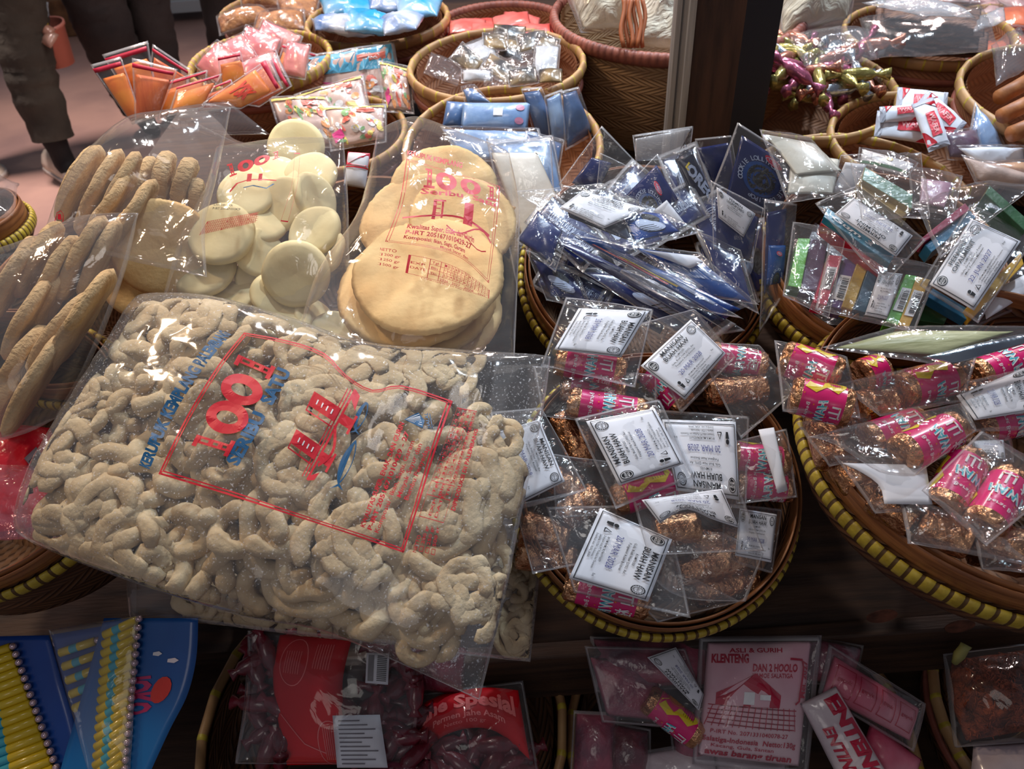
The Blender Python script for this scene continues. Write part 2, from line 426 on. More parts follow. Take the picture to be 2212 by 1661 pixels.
slab('lower_shelf', [(-1.0, -.25, .33), (1.5, -.25, .33), (1.5, .75, .33), (-1.0, .75, .33)], M_wood, st, .03)
board = boxm('front_board', (-.36, yf - .022, .47), (1.5, yf, .572), M_wood, st)
M_knot = mat('wood_knot', (120, 74, 56), .6, c2=(66, 40, 30), nscale=60)
for px, py in ((1905, 1330), (2073, 1352)):
    q = W(px, py, 1); d = (q - CAM); k = (yf - .023) / d.y; q = CAM + d * k
    V = []
    for i in range(20):
        a = 2 * pi * i / 20; r = .014 * (1 + .15 * nz(i, px)); V.append((q.x + r * 1.3 * cos(a), q.y, q.z + r * sin(a)))
    V += [(v[0], v[1] - .001, v[2]) for v in V]
    mesh('wood_knot', V, [tuple(range(20)), tuple(range(39, 19, -1))] + [(i, (i + 1) % 20, 20 + (i + 1) % 20, 20 + i) for i in range(20)], M_knot, st, smooth=False)
for x in (-.35, .25, 1.44):
    boxm('leg', (x, yf + .002, 0), (x + .05, yf + .05, .55), M_wood, st); boxm('leg', (x, 2.4, 0), (x + .05, 2.45, .73), M_wood, st) if x > -.9 else 0
# post
M_post = mat('post_plank', (96, 66, 50), .7, c2=(60, 42, 34), nscale=4, bump=.5, bscale=50, stretch=(14, 14, 1.5))
M_grey = mat('grey_moulding', (150, 146, 142), .6, c2=(122, 118, 116), nscale=5, stretch=(20, 20, 1), bump=.2, bscale=30)
M_blk = mat('black_panel', (34, 35, 42), .6, bump=.1)
def fp(px, d, py=150):
    q = W(px, py, d); return (q.x, q.y)
po = thing('wooden_post', 'square wooden post with pale grey corner strip standing among the baskets', 'post', (*fp(1560, 1.2), 0))
a, b, c, e = fp(1492, 1.17), fp(1594, 1.165), fp(1668, 1.19), fp(1447, 1.20)
bk = lambda p, d=.12: (p[0] + p[0] * d / p[1] * .9, p[1] + d)
V, F = prism([a, b, bk(b), bk(a)], .62, 2.3); mesh('plank_face', V, F, M_post, po, smooth=False)
V, F = prism([b, c, bk(c, .1), bk(b, .12)], .62, 2.3); mesh('black_side', V, F, M_blk, po, smooth=False)
m1 = [(e[0] + (a[0] - e[0]) * t, e[1] + (a[1] - e[1]) * t - o) for t, o in ((0, 0), (.06, .006), (.3, .006), (.34, .002), (.6, .002), (.64, .008), (.94, .008), (1, 0))]
V, F = prism(m1 + [bk(a), bk(e)], .62, 2.3); mesh('corner_strip', V, F, M_grey, po, smooth=False)

# ---------------------------------------------------------------- baskets
def weave(key, c, c2, nu, nv, amp=.8):
    m = mat(key, c, .62); nt = m.node_tree; N = nt.nodes.new; Lk = nt.links.new; b = nt.nodes['Principled BSDF']
    uv = N('ShaderNodeUVMap'); sp = N('ShaderNodeSeparateXYZ'); Lk(uv.outputs[0], sp.inputs[0])
    def M(op, a, b_=None, c_=None):
        n = N('ShaderNodeMath'); n.operation = op
        for i, x in enumerate((a, b_, c_)):
            if x is None: continue
            if isinstance(x, (int, float)): n.inputs[i].default_value = x
            else: Lk(x, n.inputs[i])
        return n.outputs[0]
    z = M('PINGPONG', M('MULTIPLY', sp.outputs['Y'], nv), 1.0)
    w = M('ADD', M('MULTIPLY', sp.outputs['X'], nu), M('MULTIPLY', z, 2.2))
    s = M('ABSOLUTE', M('SINE', M('MULTIPLY', w, pi)))
    k = M('MULTIPLY', M('POWER', s, .5), M('ADD', M('MULTIPLY', M('SINE', M('MULTIPLY', z, pi)), .5), .5))
    n1 = N('ShaderNodeTexNoise'); n1.inputs['Scale'].default_value = 9; n1.inputs['Detail'].default_value = 6
    tc = N('ShaderNodeTexCoord'); Lk(tc.outputs['Object'], n1.inputs['Vector'])
    r = N('ShaderNodeMix'); r.data_type = 'RGBA'; r.inputs[6].default_value = (*srgb(c2), 1); r.inputs[7].default_value = (*srgb(c), 1)
    Lk(M('MULTIPLY', M('ADD', k, .25), n1.outputs[0]), r.inputs[0]); Lk(r.outputs[2], b.inputs['Base Color'])
    bp = N('ShaderNodeBump'); bp.inputs['Strength'].default_value = amp; bp.inputs['Distance'].default_value = .004; Lk(k, bp.inputs['Height']); Lk(bp.outputs[0], b.inputs['Normal'])
    return m
WV_D = weave('dark_weave', (140, 96, 60), (60, 38, 26), 64, 1 / .022)
WV_R = weave('reddish_weave', (196, 142, 104), (126, 82, 60), 80, 1 / .02, .4)
WV_T = weave('tan_weave', (206, 168, 122), (140, 102, 72), 84, 1 / .015, .6)
M_hoop = mat('bamboo_strip', (168, 112, 68), .42, c2=(122, 76, 46), nscale=16, bump=.15, bscale=60, stretch=(1, 1, 14))
M_tan = mat('bamboo_rim', (198, 158, 110), .45, c2=(166, 122, 80), nscale=14, bump=.15)
M_rose = mat('rose_rim', (158, 92, 76), .5, c2=(120, 66, 56), nscale=20, bump=.3)
M_yel = mat('yellow_strap', (206, 186, 70), .42, c2=(176, 152, 52), nscale=80, bump=.3, bscale=200)
M_gapb = mat('strap_gap', (92, 68, 36), .6)
BK = {}
def basket(key, label, px, py, d, R, H, Rb, tilt=22, yaw=0, style='front', wraps=84, ratio=.72, body=None, sink=0):
    c = W(px, py, d); n = nrm(tilt, yaw)
    BK[key] = (c.copy(), n.copy()); mw = frame(c, n)
    t = thing('bamboo_basket', label, 'basket', c, mw=mw)
    ns = 96
    prof = [(R - .004, -.004), (R - .002, -.02), (R - .006, -.045), (R * .97, -H * .5), (Rb * 1.06, -H * .82), (Rb, -H), (Rb * .5, -H + .001), (.001, -H + .002), (.001, -H + .006), (Rb * .96, -H + .006), (Rb * 1.02, -H * .82), (R * .95, -H * .5), (R - .012, -.04), (R - .012, -.004)]
    V = []; uv = []; ns1 = ns + 1
    for j, (r, z) in enumerate(prof):
        for k in range(ns1):
            a = 2 * pi * k / ns; V.append((r * cos(a), r * sin(a), z)); uv.append((k / ns, z + (r - R) * .6))
    mesh('woven_body', V, grid_faces(ns1, len(prof)), body or (WV_D if style == 'front' else WV_R), t, uv=uv)
    def ring(r0, z0, a_, b_, name, m, seg=10):
        pr = [(r0 + a_ * cos(2 * pi * i / seg), z0 + b_ * sin(2 * pi * i / seg)) for i in range(seg + 1)]
        V, F = lathe(pr, ns); return mesh(name, V, F, m, t)
    rm = M_hoop
    if style == 'front':
        ring(R - .009, -.008, .0022, .024, 'inner_hoop', M_hoop); ring(R - .0035, -.004, .0018, .016, 'outer_hoop', M_hoop)
        br, bz, ba, bb = R + .003, -.026, .0045, .0105; gap = M_gapb; yel = M_yel
    elif style == 'back':
        br, bz, ba, bb = R, -.006, .006, .011; gap = M_tan; yel = M_yel
        ring(R - .003, -.04, .004, .007, 'lower_hoop', M_rose)
    else:
        br, bz, ba, bb = R, -.006, .009, .013; gap = M_rose; yel = M_rose
    V = []; mi = []; seg = 10; rows = 0
    for w in range(wraps):
        for fr, bump in ((0, 0), (.06, 1), (ratio - .03, 1), (ratio, 0)):
            a = 2 * pi * (w + fr) / wraps; g = 1.0 if not bump else 1.05 + .03 * nz(w * 1.3, 3)
            lean = .35 if style == 'front' else 0
            for i in range(seg):
                th = 2 * pi * i / seg; rr = br + ba * g * cos(th); zz = bz + bb * g * sin(th); aa = a + lean * sin(th) * ratio / wraps
                V.append((rr * cos(aa), rr * sin(aa), zz))
            rows += 1
    F = []
    for r_ in range(rows):
        q = (r_ + 1) % rows
        for i in range(seg):
            F.append((r_ * seg + i, q * seg + i, q * seg + (i + 1) % seg, r_ * seg + (i + 1) % seg)); mi.append(1 if r_ % 4 != 3 else 0)
    mesh('binding_stripe', V, F, [gap, yel], t, mi=mi)
    return t
basket('L', 'round basket heaped with pouches of haw rolls, yellow strapping on its rim', 1420, 1045, .885, .164, .13, .115, tilt=26, yaw=3)
basket('M', 'dark basket with yellow strapped rim holding haw rolls in clear wrap only', 2180, 922, .80, .203, .13, .14, tilt=9, yaw=0, wraps=100)
basket('N', 'basket under the dark blue cookie lollipop pouches', 1395, 575, 1.05, .168, .13, .12, tilt=24, yaw=2)
basket('O', 'basket holding the coloured chewing gum boxes and mint labels', 1905, 565, 1.0, .152, .12, .11, tilt=18, yaw=-2)
basket('O2', 'tan basket with sparse yellow ties behind the gum boxes', 1850, 462, 1.17, .185, .12, .13, tilt=14, style='back', wraps=40, ratio=.14)
basket('G', 'basket under the red film bag beside the big cracker bag', -48, 958, .90, .178, .17, .165, tilt=24, yaw=6)
basket('K1', 'basket under the big bag of coiled crackers', 620, 985, 1.02, .14, .12, .13, tilt=22)
basket('K2', 'basket under the round flat crackers', 790, 600, 1.12, .19, .12, .13, tilt=20)
basket('K3', 'basket under the bag of thick cracker slices', 190, 650, 1.08, .15, .12, .12, tilt=20)
basket('J', 'low basket of ginger candy bags on the lower shelf', 825, 1560, 1.0, .235, .15, .16, tilt=8, style='back', wraps=26, ratio=.13, body=WV_D)
basket('P', 'low basket of red and white nougat packs on the lower shelf', 1600, 1600, 1.02, .225, .15, .16, tilt=8, style='back', wraps=26, ratio=.13, body=WV_D)
basket('B', 'low basket holding the bag of brown shredded floss', 2330, 1540, .98, .17, .14, .11, tilt=8, style='back', wraps=30, ratio=.16, body=WV_D)
basket('T', 'basket of pink and gold twisted candies beside the post', 1722, 190, 1.36, .168, .14, .12, tilt=7, style='back', wraps=40, ratio=.14)
basket('S', 'basket loaded with bagged brown crisp sheets', 2005, 68, 1.58, .162, .16, .12, tilt=3, style='back', wraps=34, ratio=.12)
basket('Q', 'basket of red and white wafer candies', 1992, 300, 1.24, .14, .10, .11, tilt=8, style='back', wraps=34, ratio=.1)
basket('R', 'basket of brown rolls cut by the frame beside the wafer basket', 2300, 200, 1.24, .155, .14, .12, tilt=8, style='back', wraps=30, ratio=.12)
basket('Wb', 'pale rimmed basket of small black and white packets', 1072, 135, 1.40, .158, .12, .11, tilt=3, style='back', wraps=30, ratio=.1)
basket('X', 'rose rimmed basket of red packets', 1080, 62, 1.72, .158, .12, .11, tilt=3, style='tall', wraps=70, ratio=.7)
basket('Y', 'basket of sky blue snack bags', 815, 40, 1.62, .148, .14, .11, tilt=3, style='back', wraps=28, ratio=.1)
basket('Z', 'basket under the brown nut brittle bags', 592, 22, 1.9, .13, .12, .10, tilt=3, style='back', wraps=28, ratio=.1)
basket('A', 'basket behind the orange zip bags', 562, 128, 1.45, .13, .12, .10, tilt=4, style='back', wraps=44, ratio=.3)
basket('C', 'basket holding the pale blue packets', 1085, 312, 1.22, .155, .12, .12, tilt=12, style='back', wraps=34, ratio=.12)
basket('U', 'tall tapered basket of bagged rice noodles behind the post', 1463, 22, 1.52, .243, .30, .15, tilt=2, style='tall', wraps=110, ratio=.6, body=WV_T)
basket('D', 'basket under the toy candy packs', 740, 285, 1.36, .11, .12, .11, tilt=10, style='back', wraps=34, ratio=.12)
basket('E2', 'basket of bright orange crisps at the far edge', 2190, 60, 1.75, .14, .12, .10, tilt=3, style='back', wraps=30, ratio=.12)
basket('E3', 'farthest basket of pink wrapped sweets', 2110, 12, 2.0, .15, .12, .10, tilt=3, style='back', wraps=30, ratio=.12)
basket('H', 'small green rimmed basket at the aisle edge', -60, 470, 1.35, .085, .09, .06, tilt=4, style='front', wraps=60)
bk = thing('pink_bucket', 'pink plastic bucket of bagged sweets on the aisle floor', 'bucket', (0, 0, 0), mw=frame(W(92, 52, 3.1), nrm(4)))
V, F = lathe([(.075, 0), (.082, .002), (.082, -.012), (.076, -.014), (.055, -.16), (.001, -.16), (.001, -.155), (.05, -.155), (.072, -.012), (.075, 0)], 40)
M_pk = mat('pink_plastic', (214, 140, 124), .4); mesh('shell', V, F, M_pk, bk)

# ---------------------------------------------------------------- people: legs seen across the aisle
def person(label, legs, pants, shoe=None):
    q = legs[0][0]; r = thing('person', label, 'person', (W(*q[:2], q[2]).x, W(*q[:2], q[2]).y, 0))
    skin = mat('black_sock', (26, 26, 30), .8)
    feet = []; tp, tr_, bp, br_ = [], [], [], []
    for li, leg in enumerate(legs):
        P = [W(x, y, d) for x, y, d, w in leg]; w = [k[3] for k in leg]; pts = []; rs = []
        for i in range(len(P) - 1):
            for t in range(8):
                f = t / 8; pts.append(P[i].lerp(P[i + 1], f)); rs.append(w[i] + (w[i + 1] - w[i]) * f)
        pts.append(P[-1]); rs.append(w[-1]); rs = [a * (1 + .07 * nz(i * .8, a * 50, li)) for i, a in enumerate(rs)]
        an = P[-1]; lo = [an + Vector((.004, -.006, -.05)), Vector((an.x + .006, an.y - .01, .07)), Vector((an.x + .03, an.y - .04, .04)), Vector((an.x + .07, an.y - .08, .028))]
        bpt = pts + lo; brs = [a * .62 for a in rs] + [.043, .044, .038, .02]
        if li == 0: pts.reverse(); rs.reverse(); bpt.reverse(); brs.reverse()
        tp += pts; tr_ += rs; bp += bpt; br_ += brs
    V, F = tube(bp, br_, 14); mesh('body', V, F, skin, r)
    V, F = tube(tp, tr_, 20, rn=.10, seed=len(label), cap=False); mesh('trousers', V, F, pants, r)
    if shoe:
        for leg in legs:
            an = W(*leg[-1][:3]); ax = Vector((.75, -.66, 0)).normalized(); sd = Vector((.66, .75, 0)); V = []
            L = [(-.10, .028, .05), (-.085, .042, .085), (-.05, .046, .095), (0, .046, .085), (.05, .05, .065), (.10, .053, .05), (.14, .046, .042), (.165, .028, .03), (.175, .01, .02)]
            for s_, wd_, h in L:
                for k in range(14):
                    a_ = 2 * pi * k / 14; z = .012 + max(sin(a_), -.15) * h if sin(a_) > 0 else .012
                    V.append(Vector((an.x, an.y, 0)) + ax * (s_ * 1.25 - .035) + sd * (wd_ * 1.15 * cos(a_)) + Vector((0, 0, max(z, .004))))
            F = grid_faces(14, len(L), wrapu=True) + [tuple(range(14)), tuple(range(len(L) * 14 - 1, len(L) * 14 - 15, -1))]
            sh = mesh('shoe', V, F, shoe, r)
            V2 = [(v.x, v.y, .0) for v in V] + [(v.x, v.y, .022) for v in V]
            hull = [i for j in range(len(L)) for i in (j * 14,)] + [j * 14 + 7 for j in range(len(L) - 1, -1, -1)]
            c_ = Vector((an.x, an.y, 0)) + ax * .05
            g = [Vector((V[i].x, V[i].y, 0)) + (Vector((V[i].x, V[i].y, 0)) - c_).normalized() * .004 for i in hull]
            n_ = len(g); mesh('sole', [(*v.xy, .001) for v in g] + [(*v.xy, .024) for v in g], [tuple(range(n_))[::-1], tuple(range(n_, 2 * n_))] + [(i, (i + 1) % n_, n_ + (i + 1) % n_, n_ + i) for i in range(n_)], mat('sole_rubber', (226, 222, 214), .5), sh)
    return r
P_OL = mat('olive_trousers', (78, 76, 68), .85, c2=(56, 55, 50), nscale=5, bump=.5, bscale=7, bdist=.03)
P_BK = mat('black_trousers', (56, 52, 52), .85, c2=(38, 36, 38), nscale=5, bump=.5, bscale=7, bdist=.03)
M_can = mat('cream_canvas', (240, 230, 214), .7, c2=(222, 212, 194), nscale=20, bump=.3)
person('person in olive trousers and black socks walking in cream shoes', [[(-35, -420, 2.6, .122), (5, -160, 2.85, .116), (40, 60, 3.04, .107), (72, 180, 3.14, .094), (116, 300, 3.25, .079)], [(-100, -420, 2.7, .12), (-130, -100, 2.95, .11), (-110, 120, 3.15, .095), (-80, 290, 3.35, .08)]], P_OL, M_can)
person('person in loose black trousers standing behind the orange zip bags', [[(150, -330, 3.0, .13), (190, -40, 3.15, .125), (225, 60, 3.25, .115), (262, 150, 3.4, .10), (300, 225, 3.6, .09)], [(240, -330, 3.1, .12), (300, -60, 3.3, .108), (322, 40, 3.4, .10), (342, 130, 3.5, .09), (360, 215, 3.7, .085)]], P_BK)
person('person in narrow black trousers beside the nut brittle basket', [[(440, -260, 3.4, .10), (465, -40, 3.6, .085), (480, 60, 3.7, .075), (492, 170, 3.9, .07)], [(540, -260, 3.5, .10), (560, -40, 3.8, .085), (566, 60, 3.9, .075), (572, 150, 4.0, .07)]], P_BK)
cr = thing('display_tray', 'pale blue white tray on a low stand across the aisle', 'tray', (0, 0, 0))
q = hit(400, 0, (Vector((0, 0, .12)), Vector((0, 0, 1))))
M_tr = mat('pale_enamel', (196, 214, 220), .4)
boxm('tray_base', (q.x - .28, q.y - .06, .06), (q.x + .16, q.y + .5, .13), M_tr, cr); boxm('tray_rim', (q.x - .25, q.y - .03, .13), (q.x + .13, q.y + .47, .15), mat('cream_enamel', (226, 220, 210), .4), cr)
cs = boxm('cardboard_crate', (0, 0, 0), (.35, .4, .22), mat('worn_cardboard', (150, 112, 76), .8, c2=(96, 70, 48), nscale=9), bev=.01); q = hit(100, 20, (Vector((0, 0, .2)), Vector((0, 0, 1)))); cs.location = (q.x - .06, q.y + .12, 0)
tag(cs, 'worn brown carton standing behind the pink bucket', 'carton')
# ---------------------------------------------------------------- crackers
M_ker = mat('cracker_cream', (206, 188, 154), .95, c2=(184, 160, 124), nscale=25, bump=.8, bscale=110, bdist=.003, spec=.15)
M_disc = mat('cracker_pale', (240, 226, 178), .7, c2=(226, 208, 158), nscale=18, bump=.35, bscale=120, bdist=.001, spec=.2)
M_big = mat('cracker_toasted', (240, 208, 150), .75, c2=(226, 182, 122), nscale=10, bump=.6, bscale=110, bdist=.0015, spec=.2)
M_slice = mat('cracker_tan', (214, 186, 142), .85, c2=(184, 150, 108), nscale=16, bump=1, bscale=140, bdist=.003, spec=.15)
def coil_mesh(seed):
    R = random.Random(seed); VV, FF = [], []
    def strand(pts, r):
        V, F = tube(pts, [r * (1 + .22 * nz(i * .45, seed, 5)) * (.7 if i in (0, len(pts) - 1) else 1) for i in range(len(pts))], 11, rn=.2, seed=seed)
        o = len(VV); VV.extend(V); FF.extend(tuple(k + o for k in f) for f in F)
    kind = seed % 3
    if kind == 0:      # outer loop with crumpled middle
        for s_, (r0, r1, tn) in enumerate(((.036, .033, 1.15), (.028, .008, 2.6), (.02, .012, 1.6))):
            n = int(34 * tn); ph = R.uniform(0, 6)
            strand([((r0 + (r1 - r0) * i / n + .004 * sin(i * .55 + s_)) * cos(ph + i / n * tn * 2 * pi), (r0 + (r1 - r0) * i / n + .004 * cos(i * .47)) * sin(ph + i / n * tn * 2 * pi) * .86, (s_ - 1) * .007 + .006 * sin(i * .31 + s_)) for i in range(n)], .0074 if s_ == 0 else .0066)
    elif kind == 1:    # parallel folded hanks
        for s_ in range(4):
            n = 30; y0 = (s_ - 1.5) * .0145; L = .036 - .006 * abs(s_ - 1.5)
            strand([(-L + 2 * L * i / n, y0 + .006 * sin(i * .5 + s_ * 2), .012 * sin(pi * i / n) + .004 * sin(i * .8 + s_)) for i in range(n + 1)], .0074)
        for e in (-1, 1):
            for s_ in range(2): strand([(e * (.032 + .01 * sin(pi * i / 9)), (s_ * 2 - 1) * .0145 + .0075 * cos(pi * i / 9) * 2, .002 * s_) for i in range(10)], .007)
        strand([(.02 * cos(i * .3), .02 * sin(i * .3), .016 + .003 * sin(i)) for i in range(20)], .0062)
    else:              # lumpy knot
        for s_ in range(5):
            n = 22; ph = s_ * 1.25 + R.uniform(-.3, .3); cx, cy = .019 * cos(ph), .017 * sin(ph); q = R.uniform(.8, 1.1)
            strand([(cx + .014 * q * cos(ph * 2 + i * .27) * 1.1, cy + .0135 * q * sin(ph * 2 + i * .27), (s_ % 3 - 1) * .007 + .006 * sin(i * .5 + s_)) for i in range(n)], .0072)
    me = bpy.data.meshes.new('coiled_cracker'); me.from_pydata(VV, [], FF); me.materials.append(M_ker)
    me.polygons.foreach_set('use_smooth', [True] * len(me.polygons))
    return me
COILS = [coil_mesh(k) for k in range(9)]
def put_mesh(name, me, mw, label, cat, group=None):
    o = bpy.data.objects.new(name, me); COL.objects.link(o); o.matrix_world = mw; return tag(o, label, cat, group)
def coil(px, py, base, lift, i, label, group, sc=1.0, bv=None):
    p = on(base, px, py, lift)[0]; rr = random.Random(i * 13 + 5); n0 = base[1]
    t = bv.ray_cast(p + n0 * .3, -n0)
    if t[0] is None or (t[0] - base[0]).dot(n0) < .042: sc *= .72
    n = (n0 + Vector((rr.uniform(-.3, .3), rr.uniform(-.3, .3), 0))).normalized()
    mw = frame(p, n, rr.uniform(0, 360)) @ Matrix.Scale(sc * rr.uniform(.94, 1.08), 4)
    me = COILS[i % 9].copy(); cen = hit(560, 1000, base) if bv is bvA_ else hit(740, 1290, base); inv = mw.inverted(); cz = hit(px, py, base)
    for v in me.vertices:
        q = mw @ v.co
        for _ in range(14):
            h = (q - base[0]).dot(n0); f = q - n0 * h; t = bv.ray_cast(f - n0 * .001 + n0 * .3, -n0)
            if t[0] is not None:
                top = (t[0] - base[0]).dot(n0)
                if top > .006: break
            q = q + (cen - q) * .035
        else: top = .006
        lim = top - .004
        if h > lim - .012: h = lim - .012 * math.exp(-(max(h - lim + .012, 0)) / .03) if h > lim - .012 else h
        q = f + n0 * max(h, -.7 * max(top, .01)); v.co = inv @ q
    put_mesh('coiled_cracker', me, mw, label, 'cracker', group)
bvA_ = None

# big bag A: film outline, coils inside, printing on top
PA = pl(600, 1020, .80, 26, -4)
PatA = Patch((300, 655), (1190, 772), (1036, 1512), (40, 1150), top=((345, 645), (480, 655), (640, 700), (800, 752), (1000, 764)), right=((1172, 900), (1130, 1100), (1092, 1290), (1060, 1420)),
             bottom=((110, 1190), (300, 1262), (520, 1330), (700, 1365), (880, 1440)), left=((262, 740), (190, 860), (110, 985), (62, 1080)))
SA = Surf(PatA, PA, .06, .0026, 3, 16, pw=.34)
tA = thing('snack_bag', 'large clear bag of coiled crackers printed in red and blue with 1001', 'snack bag', PA[0])
fA = pillow('film', SA, [FILMK, FEDGE], tA, nu=90, nv=70, weld=1, under=.7)
bvA = bvh_of(fA); bvA_ = bvA
gA = 'knotted coil crackers inside the bag printed in red and blue'
lA = 'pale knotted coil cracker sealed in the large bag printed in red and blue'
ptsA = [(335, 745), (452, 712), (566, 775), (690, 800), (805, 845), (1042, 850), (1060, 945), (1030, 1045), (205, 880), (322, 852), (440, 862), (585, 892), (715, 905), (885, 930), (842, 1010), (165, 985), (268, 985), (398, 985), (520, 1010), (655, 1022), (760, 1075), (905, 1100), (165, 1095), (262, 1110), (392, 1095), (530, 1105), (650, 1140), (300, 1195), (425, 1205), (545, 1210), (675, 1235), (800, 1180), (960, 1190), (800, 1275), (905, 1275), (1005, 1280), (930, 1350), (985, 1120), (700, 1310), (960, 800), (390, 1255)]
ptsA = [p for k, p in enumerate(ptsA) if k not in (5, 11, 16, 20, 24, 29, 32, 38)]
for i, (x, y) in enumerate(ptsA): coil(x, y, PA, .022 + .006 * sin(i * 2.1) - (.012 if x < 300 or y > 1190 or y < 790 else 0), i, lA, gA, 1.3, bvA)
for i, (x, y) in enumerate([(270, 810), (390, 780), (510, 830), (640, 850), (760, 870), (870, 830), (960, 900), (250, 930), (350, 920), (480, 930), (620, 960), (780, 980), (920, 1010), (220, 1050), (340, 1050), (460, 1050), (600, 1070), (720, 1130), (850, 1130), (950, 1050), (360, 1150), (490, 1160), (620, 1180), (740, 1220), (870, 1210), (900, 1320), (1010, 1200), (620, 1280)]):
    if i % 3 == 1: continue
    coil(x, y, PA, -.016, i + 50, lA, gA, 1.25, bvA)
frmA = Patch((342, 1024), (527, 718), (978, 866), (872, 1194), top=((400, 905), (470, 790)), right=((620, 735), (700, 762), (748, 810), (805, 842), (868, 832)), left=((470, 1062), (620, 1110), (750, 1152)), bottom=((905, 1090), (945, 960)))
P = Print(1.0, 1.72)
for w_, o_ in ((.02, 0), (.011, .033)):
    P.box(o_, o_, 1 - o_, 1.72 - o_, w_, RED, 18)
for cx, cy in ((0, 0), (1, 0), (0, 1.72), (1, 1.72)): P.box(cx - .035, cy - .035, cx + .035, cy + .035, .01, RED, 2)
def slab1(P, x, y, w, h, m):   # slab-serif figure one with a cut in its stem
    P.rect(x + w * .28, y, x + w * .42, y + h, m, 6); P.rect(x + w * .58, y, x + w * .72, y + h, m, 6)
    for k in (.03, .36, .62, .86): P.rect(x + w * .28, y + h * k, x + w * .72, y + h * (k + .13), m, 2)
    P.rect(x, y + h * .88, x + w, y + h, m, 3); P.rect(x + w * .05, y, x + w * .72, y + h * .12, m, 3)
def oh(P, x, y, rx, ry, m): 
    V = []; n = 36
    for i in range(n):
        a = 2 * pi * i / n; V += [(x + rx * cos(a), y + ry * sin(a)), (x + rx * .38 * cos(a), y + ry * .52 * sin(a))]
    P.add(V, [(2 * i, 2 * i + 1, 2 * ((i + 1) % n) + 1, 2 * ((i + 1) % n)) for i in range(n)], m)
P.w, P.h = 1.0, 1.72
slab1(P, .88, .10, .09, .01, RED) if 0 else None
P.put(drape(frmA, bvA, PA), 'print_frame', tA)
P = Print(1, 1); P.text('KERUPUK KEMPLANG PALEMBANG', 0, .95, 1.3, BLUE, .055, width=1.0)
P.put(drape(Patch((300, 1004), (474, 712), (500, 722), (323, 1014), top=((352, 880), (420, 775)), bottom=((378, 892), (446, 786))), bvA, PA), 'lettering', tA)
P = Print(1, 1); q1 = Patch((408, 962), (514, 757), (600, 795), (496, 988))
slab1(P, .0, .05, .17, .9, RED); oh(P, .37, .5, .165, .49, RED); oh(P, .67, .5, .15, .49, RED); slab1(P, .86, .05, .15, .9, RED)
P.put(drape(q1, bvA, PA), 'lettering', tA)
P = Print(1, 1); P.text('SERIBU', .0, .95, 1.3, BLUE, .05, width=.54); P.text('SATU', .64, .95, 1.3, BLUE, .05, width=.36)
P.put(drape(Patch((486, 996), (600, 792), (630, 803), (514, 1008)), bvA, PA), 'lettering', tA)
# bridge emblem and two fish   (x along the reading direction, y down)
P = Print(1, 1)
P.rect(0, .50, 1, .535, RED, 10); P.rect(.02, .455, .98, .475, RED, 10); P.rect(.0, .41, .97, .425, RED, 10)
P.poly([(0, .535), (.06, .535), (.13, .64), (.04, .62)], RED); P.poly([(1, .535), (.9, .535), (.82, .66), (.97, .62)], RED)
for bx in (.2, .62):
    P.poly([(bx, 0), (bx + .15, -.03), (bx + .15, .46), (bx, .46)], RED); P.rect(bx - .06, .0, bx - .045, .46, RED, 3); P.rect(bx - .06, 0, bx, .02, RED); P.rect(bx - .05, .2, bx, .215, RED)
    for k in range(4): P.rect(bx + .05, .1 + k * .085, bx + .10, .12 + k * .085, BOXL)
    P.rect(bx + .02, .53, bx + .12, .72, RED); P.rect(bx - .03, .70, bx + .17, .74, RED)
P.line([(.18 + .035 * i, .56 + .10 * sin(pi * i / 10)) for i in range(13)], .04, RED)
P.put(drape(Patch((660, 1012), (768, 834), (790, 1010) if 0 else (765, 945), (690, 1060)), bvA, PA), 'bridge_print', tA) if 0 else None
P.put(drape(Patch((608, 995), (700, 800), (830, 880), (715, 1075)), bvA, PA), 'bridge_print', tA)
P = Print(1, 1)
def fish(P, x, y, l, hh, m, fl=1):
    o = [(x + l * t, y - hh * sin(pi * t) ** .8 * fl) for t in [i / 14 for i in range(15)]]; b = [(x + l * t, y + hh * .7 * sin(pi * t) ** .8 * fl) for t in [i / 14 for i in range(15)]]
    P.line(o, .05, m); P.line(b, .03, m); P.poly(o + [(x + l * t, y - hh * .35 * sin(pi * t)) for t in [1 - i / 14 for i in range(15)]], m)
    P.poly([(x, y), (x - l * .16, y - hh), (x - l * .08, y), (x - l * .16, y + hh)], m)
fish(P, .12, .55, .46, .22, BLUE); fish(P, .7, .4, .3, .2, BLUE)
P.put(drape(Patch((688, 1060), (772, 862), (826, 880), (752, 1072)), bvA, PA), 'fish_print', tA)
P = Print(1, 1)
for i, (t, b_, wd_) in enumerate((('KWALITAS SUPER, ENAK, DAN GURIN', .03, .98), ('P-IRT 2051671010429 - 27', .03, .92), ('Komposisi : Ikan, Sagu, Garam', .01, .86), ('Minyak Sayur dan', .01, .5), ('Bumbu Penyedap', .01, .5))):
    P.text(t, .0 if i < 3 else .36, .16 + i * .2, .17, RED, b_, width=wd_)
P.put(drape(Patch((775, 1135), (862, 905), (945, 935), (850, 1165)), bvA, PA), 'lettering', tA)
P = Print(1, 1); P.poly([(0, .6), (.3, .0), (.6, .6), (.3, .75)], BLUE)
for k in range(4): P.line([(.12 + k * .1, .62), (.30, .06), (.30 + k * .08, .62)], .018, BOXL)
P.text('HALAL', .0, .92, .18, BLUE, .02, width=.62); P.rect(.0, .97, .6, 1.1, BLUE, 3)
P.put(drape(Patch((880, 925), (858, 862), (925, 872), (935, 925)), bvA, PA), 'halal_print', tA)
P = Print(1.9, 1)
P.box(0, 0, 1.9, 1, .012, RED, 8); P.rect(.38, 0, .392, 1, RED, 3); P.rect(.62, 0, .63, 1, RED, 3)
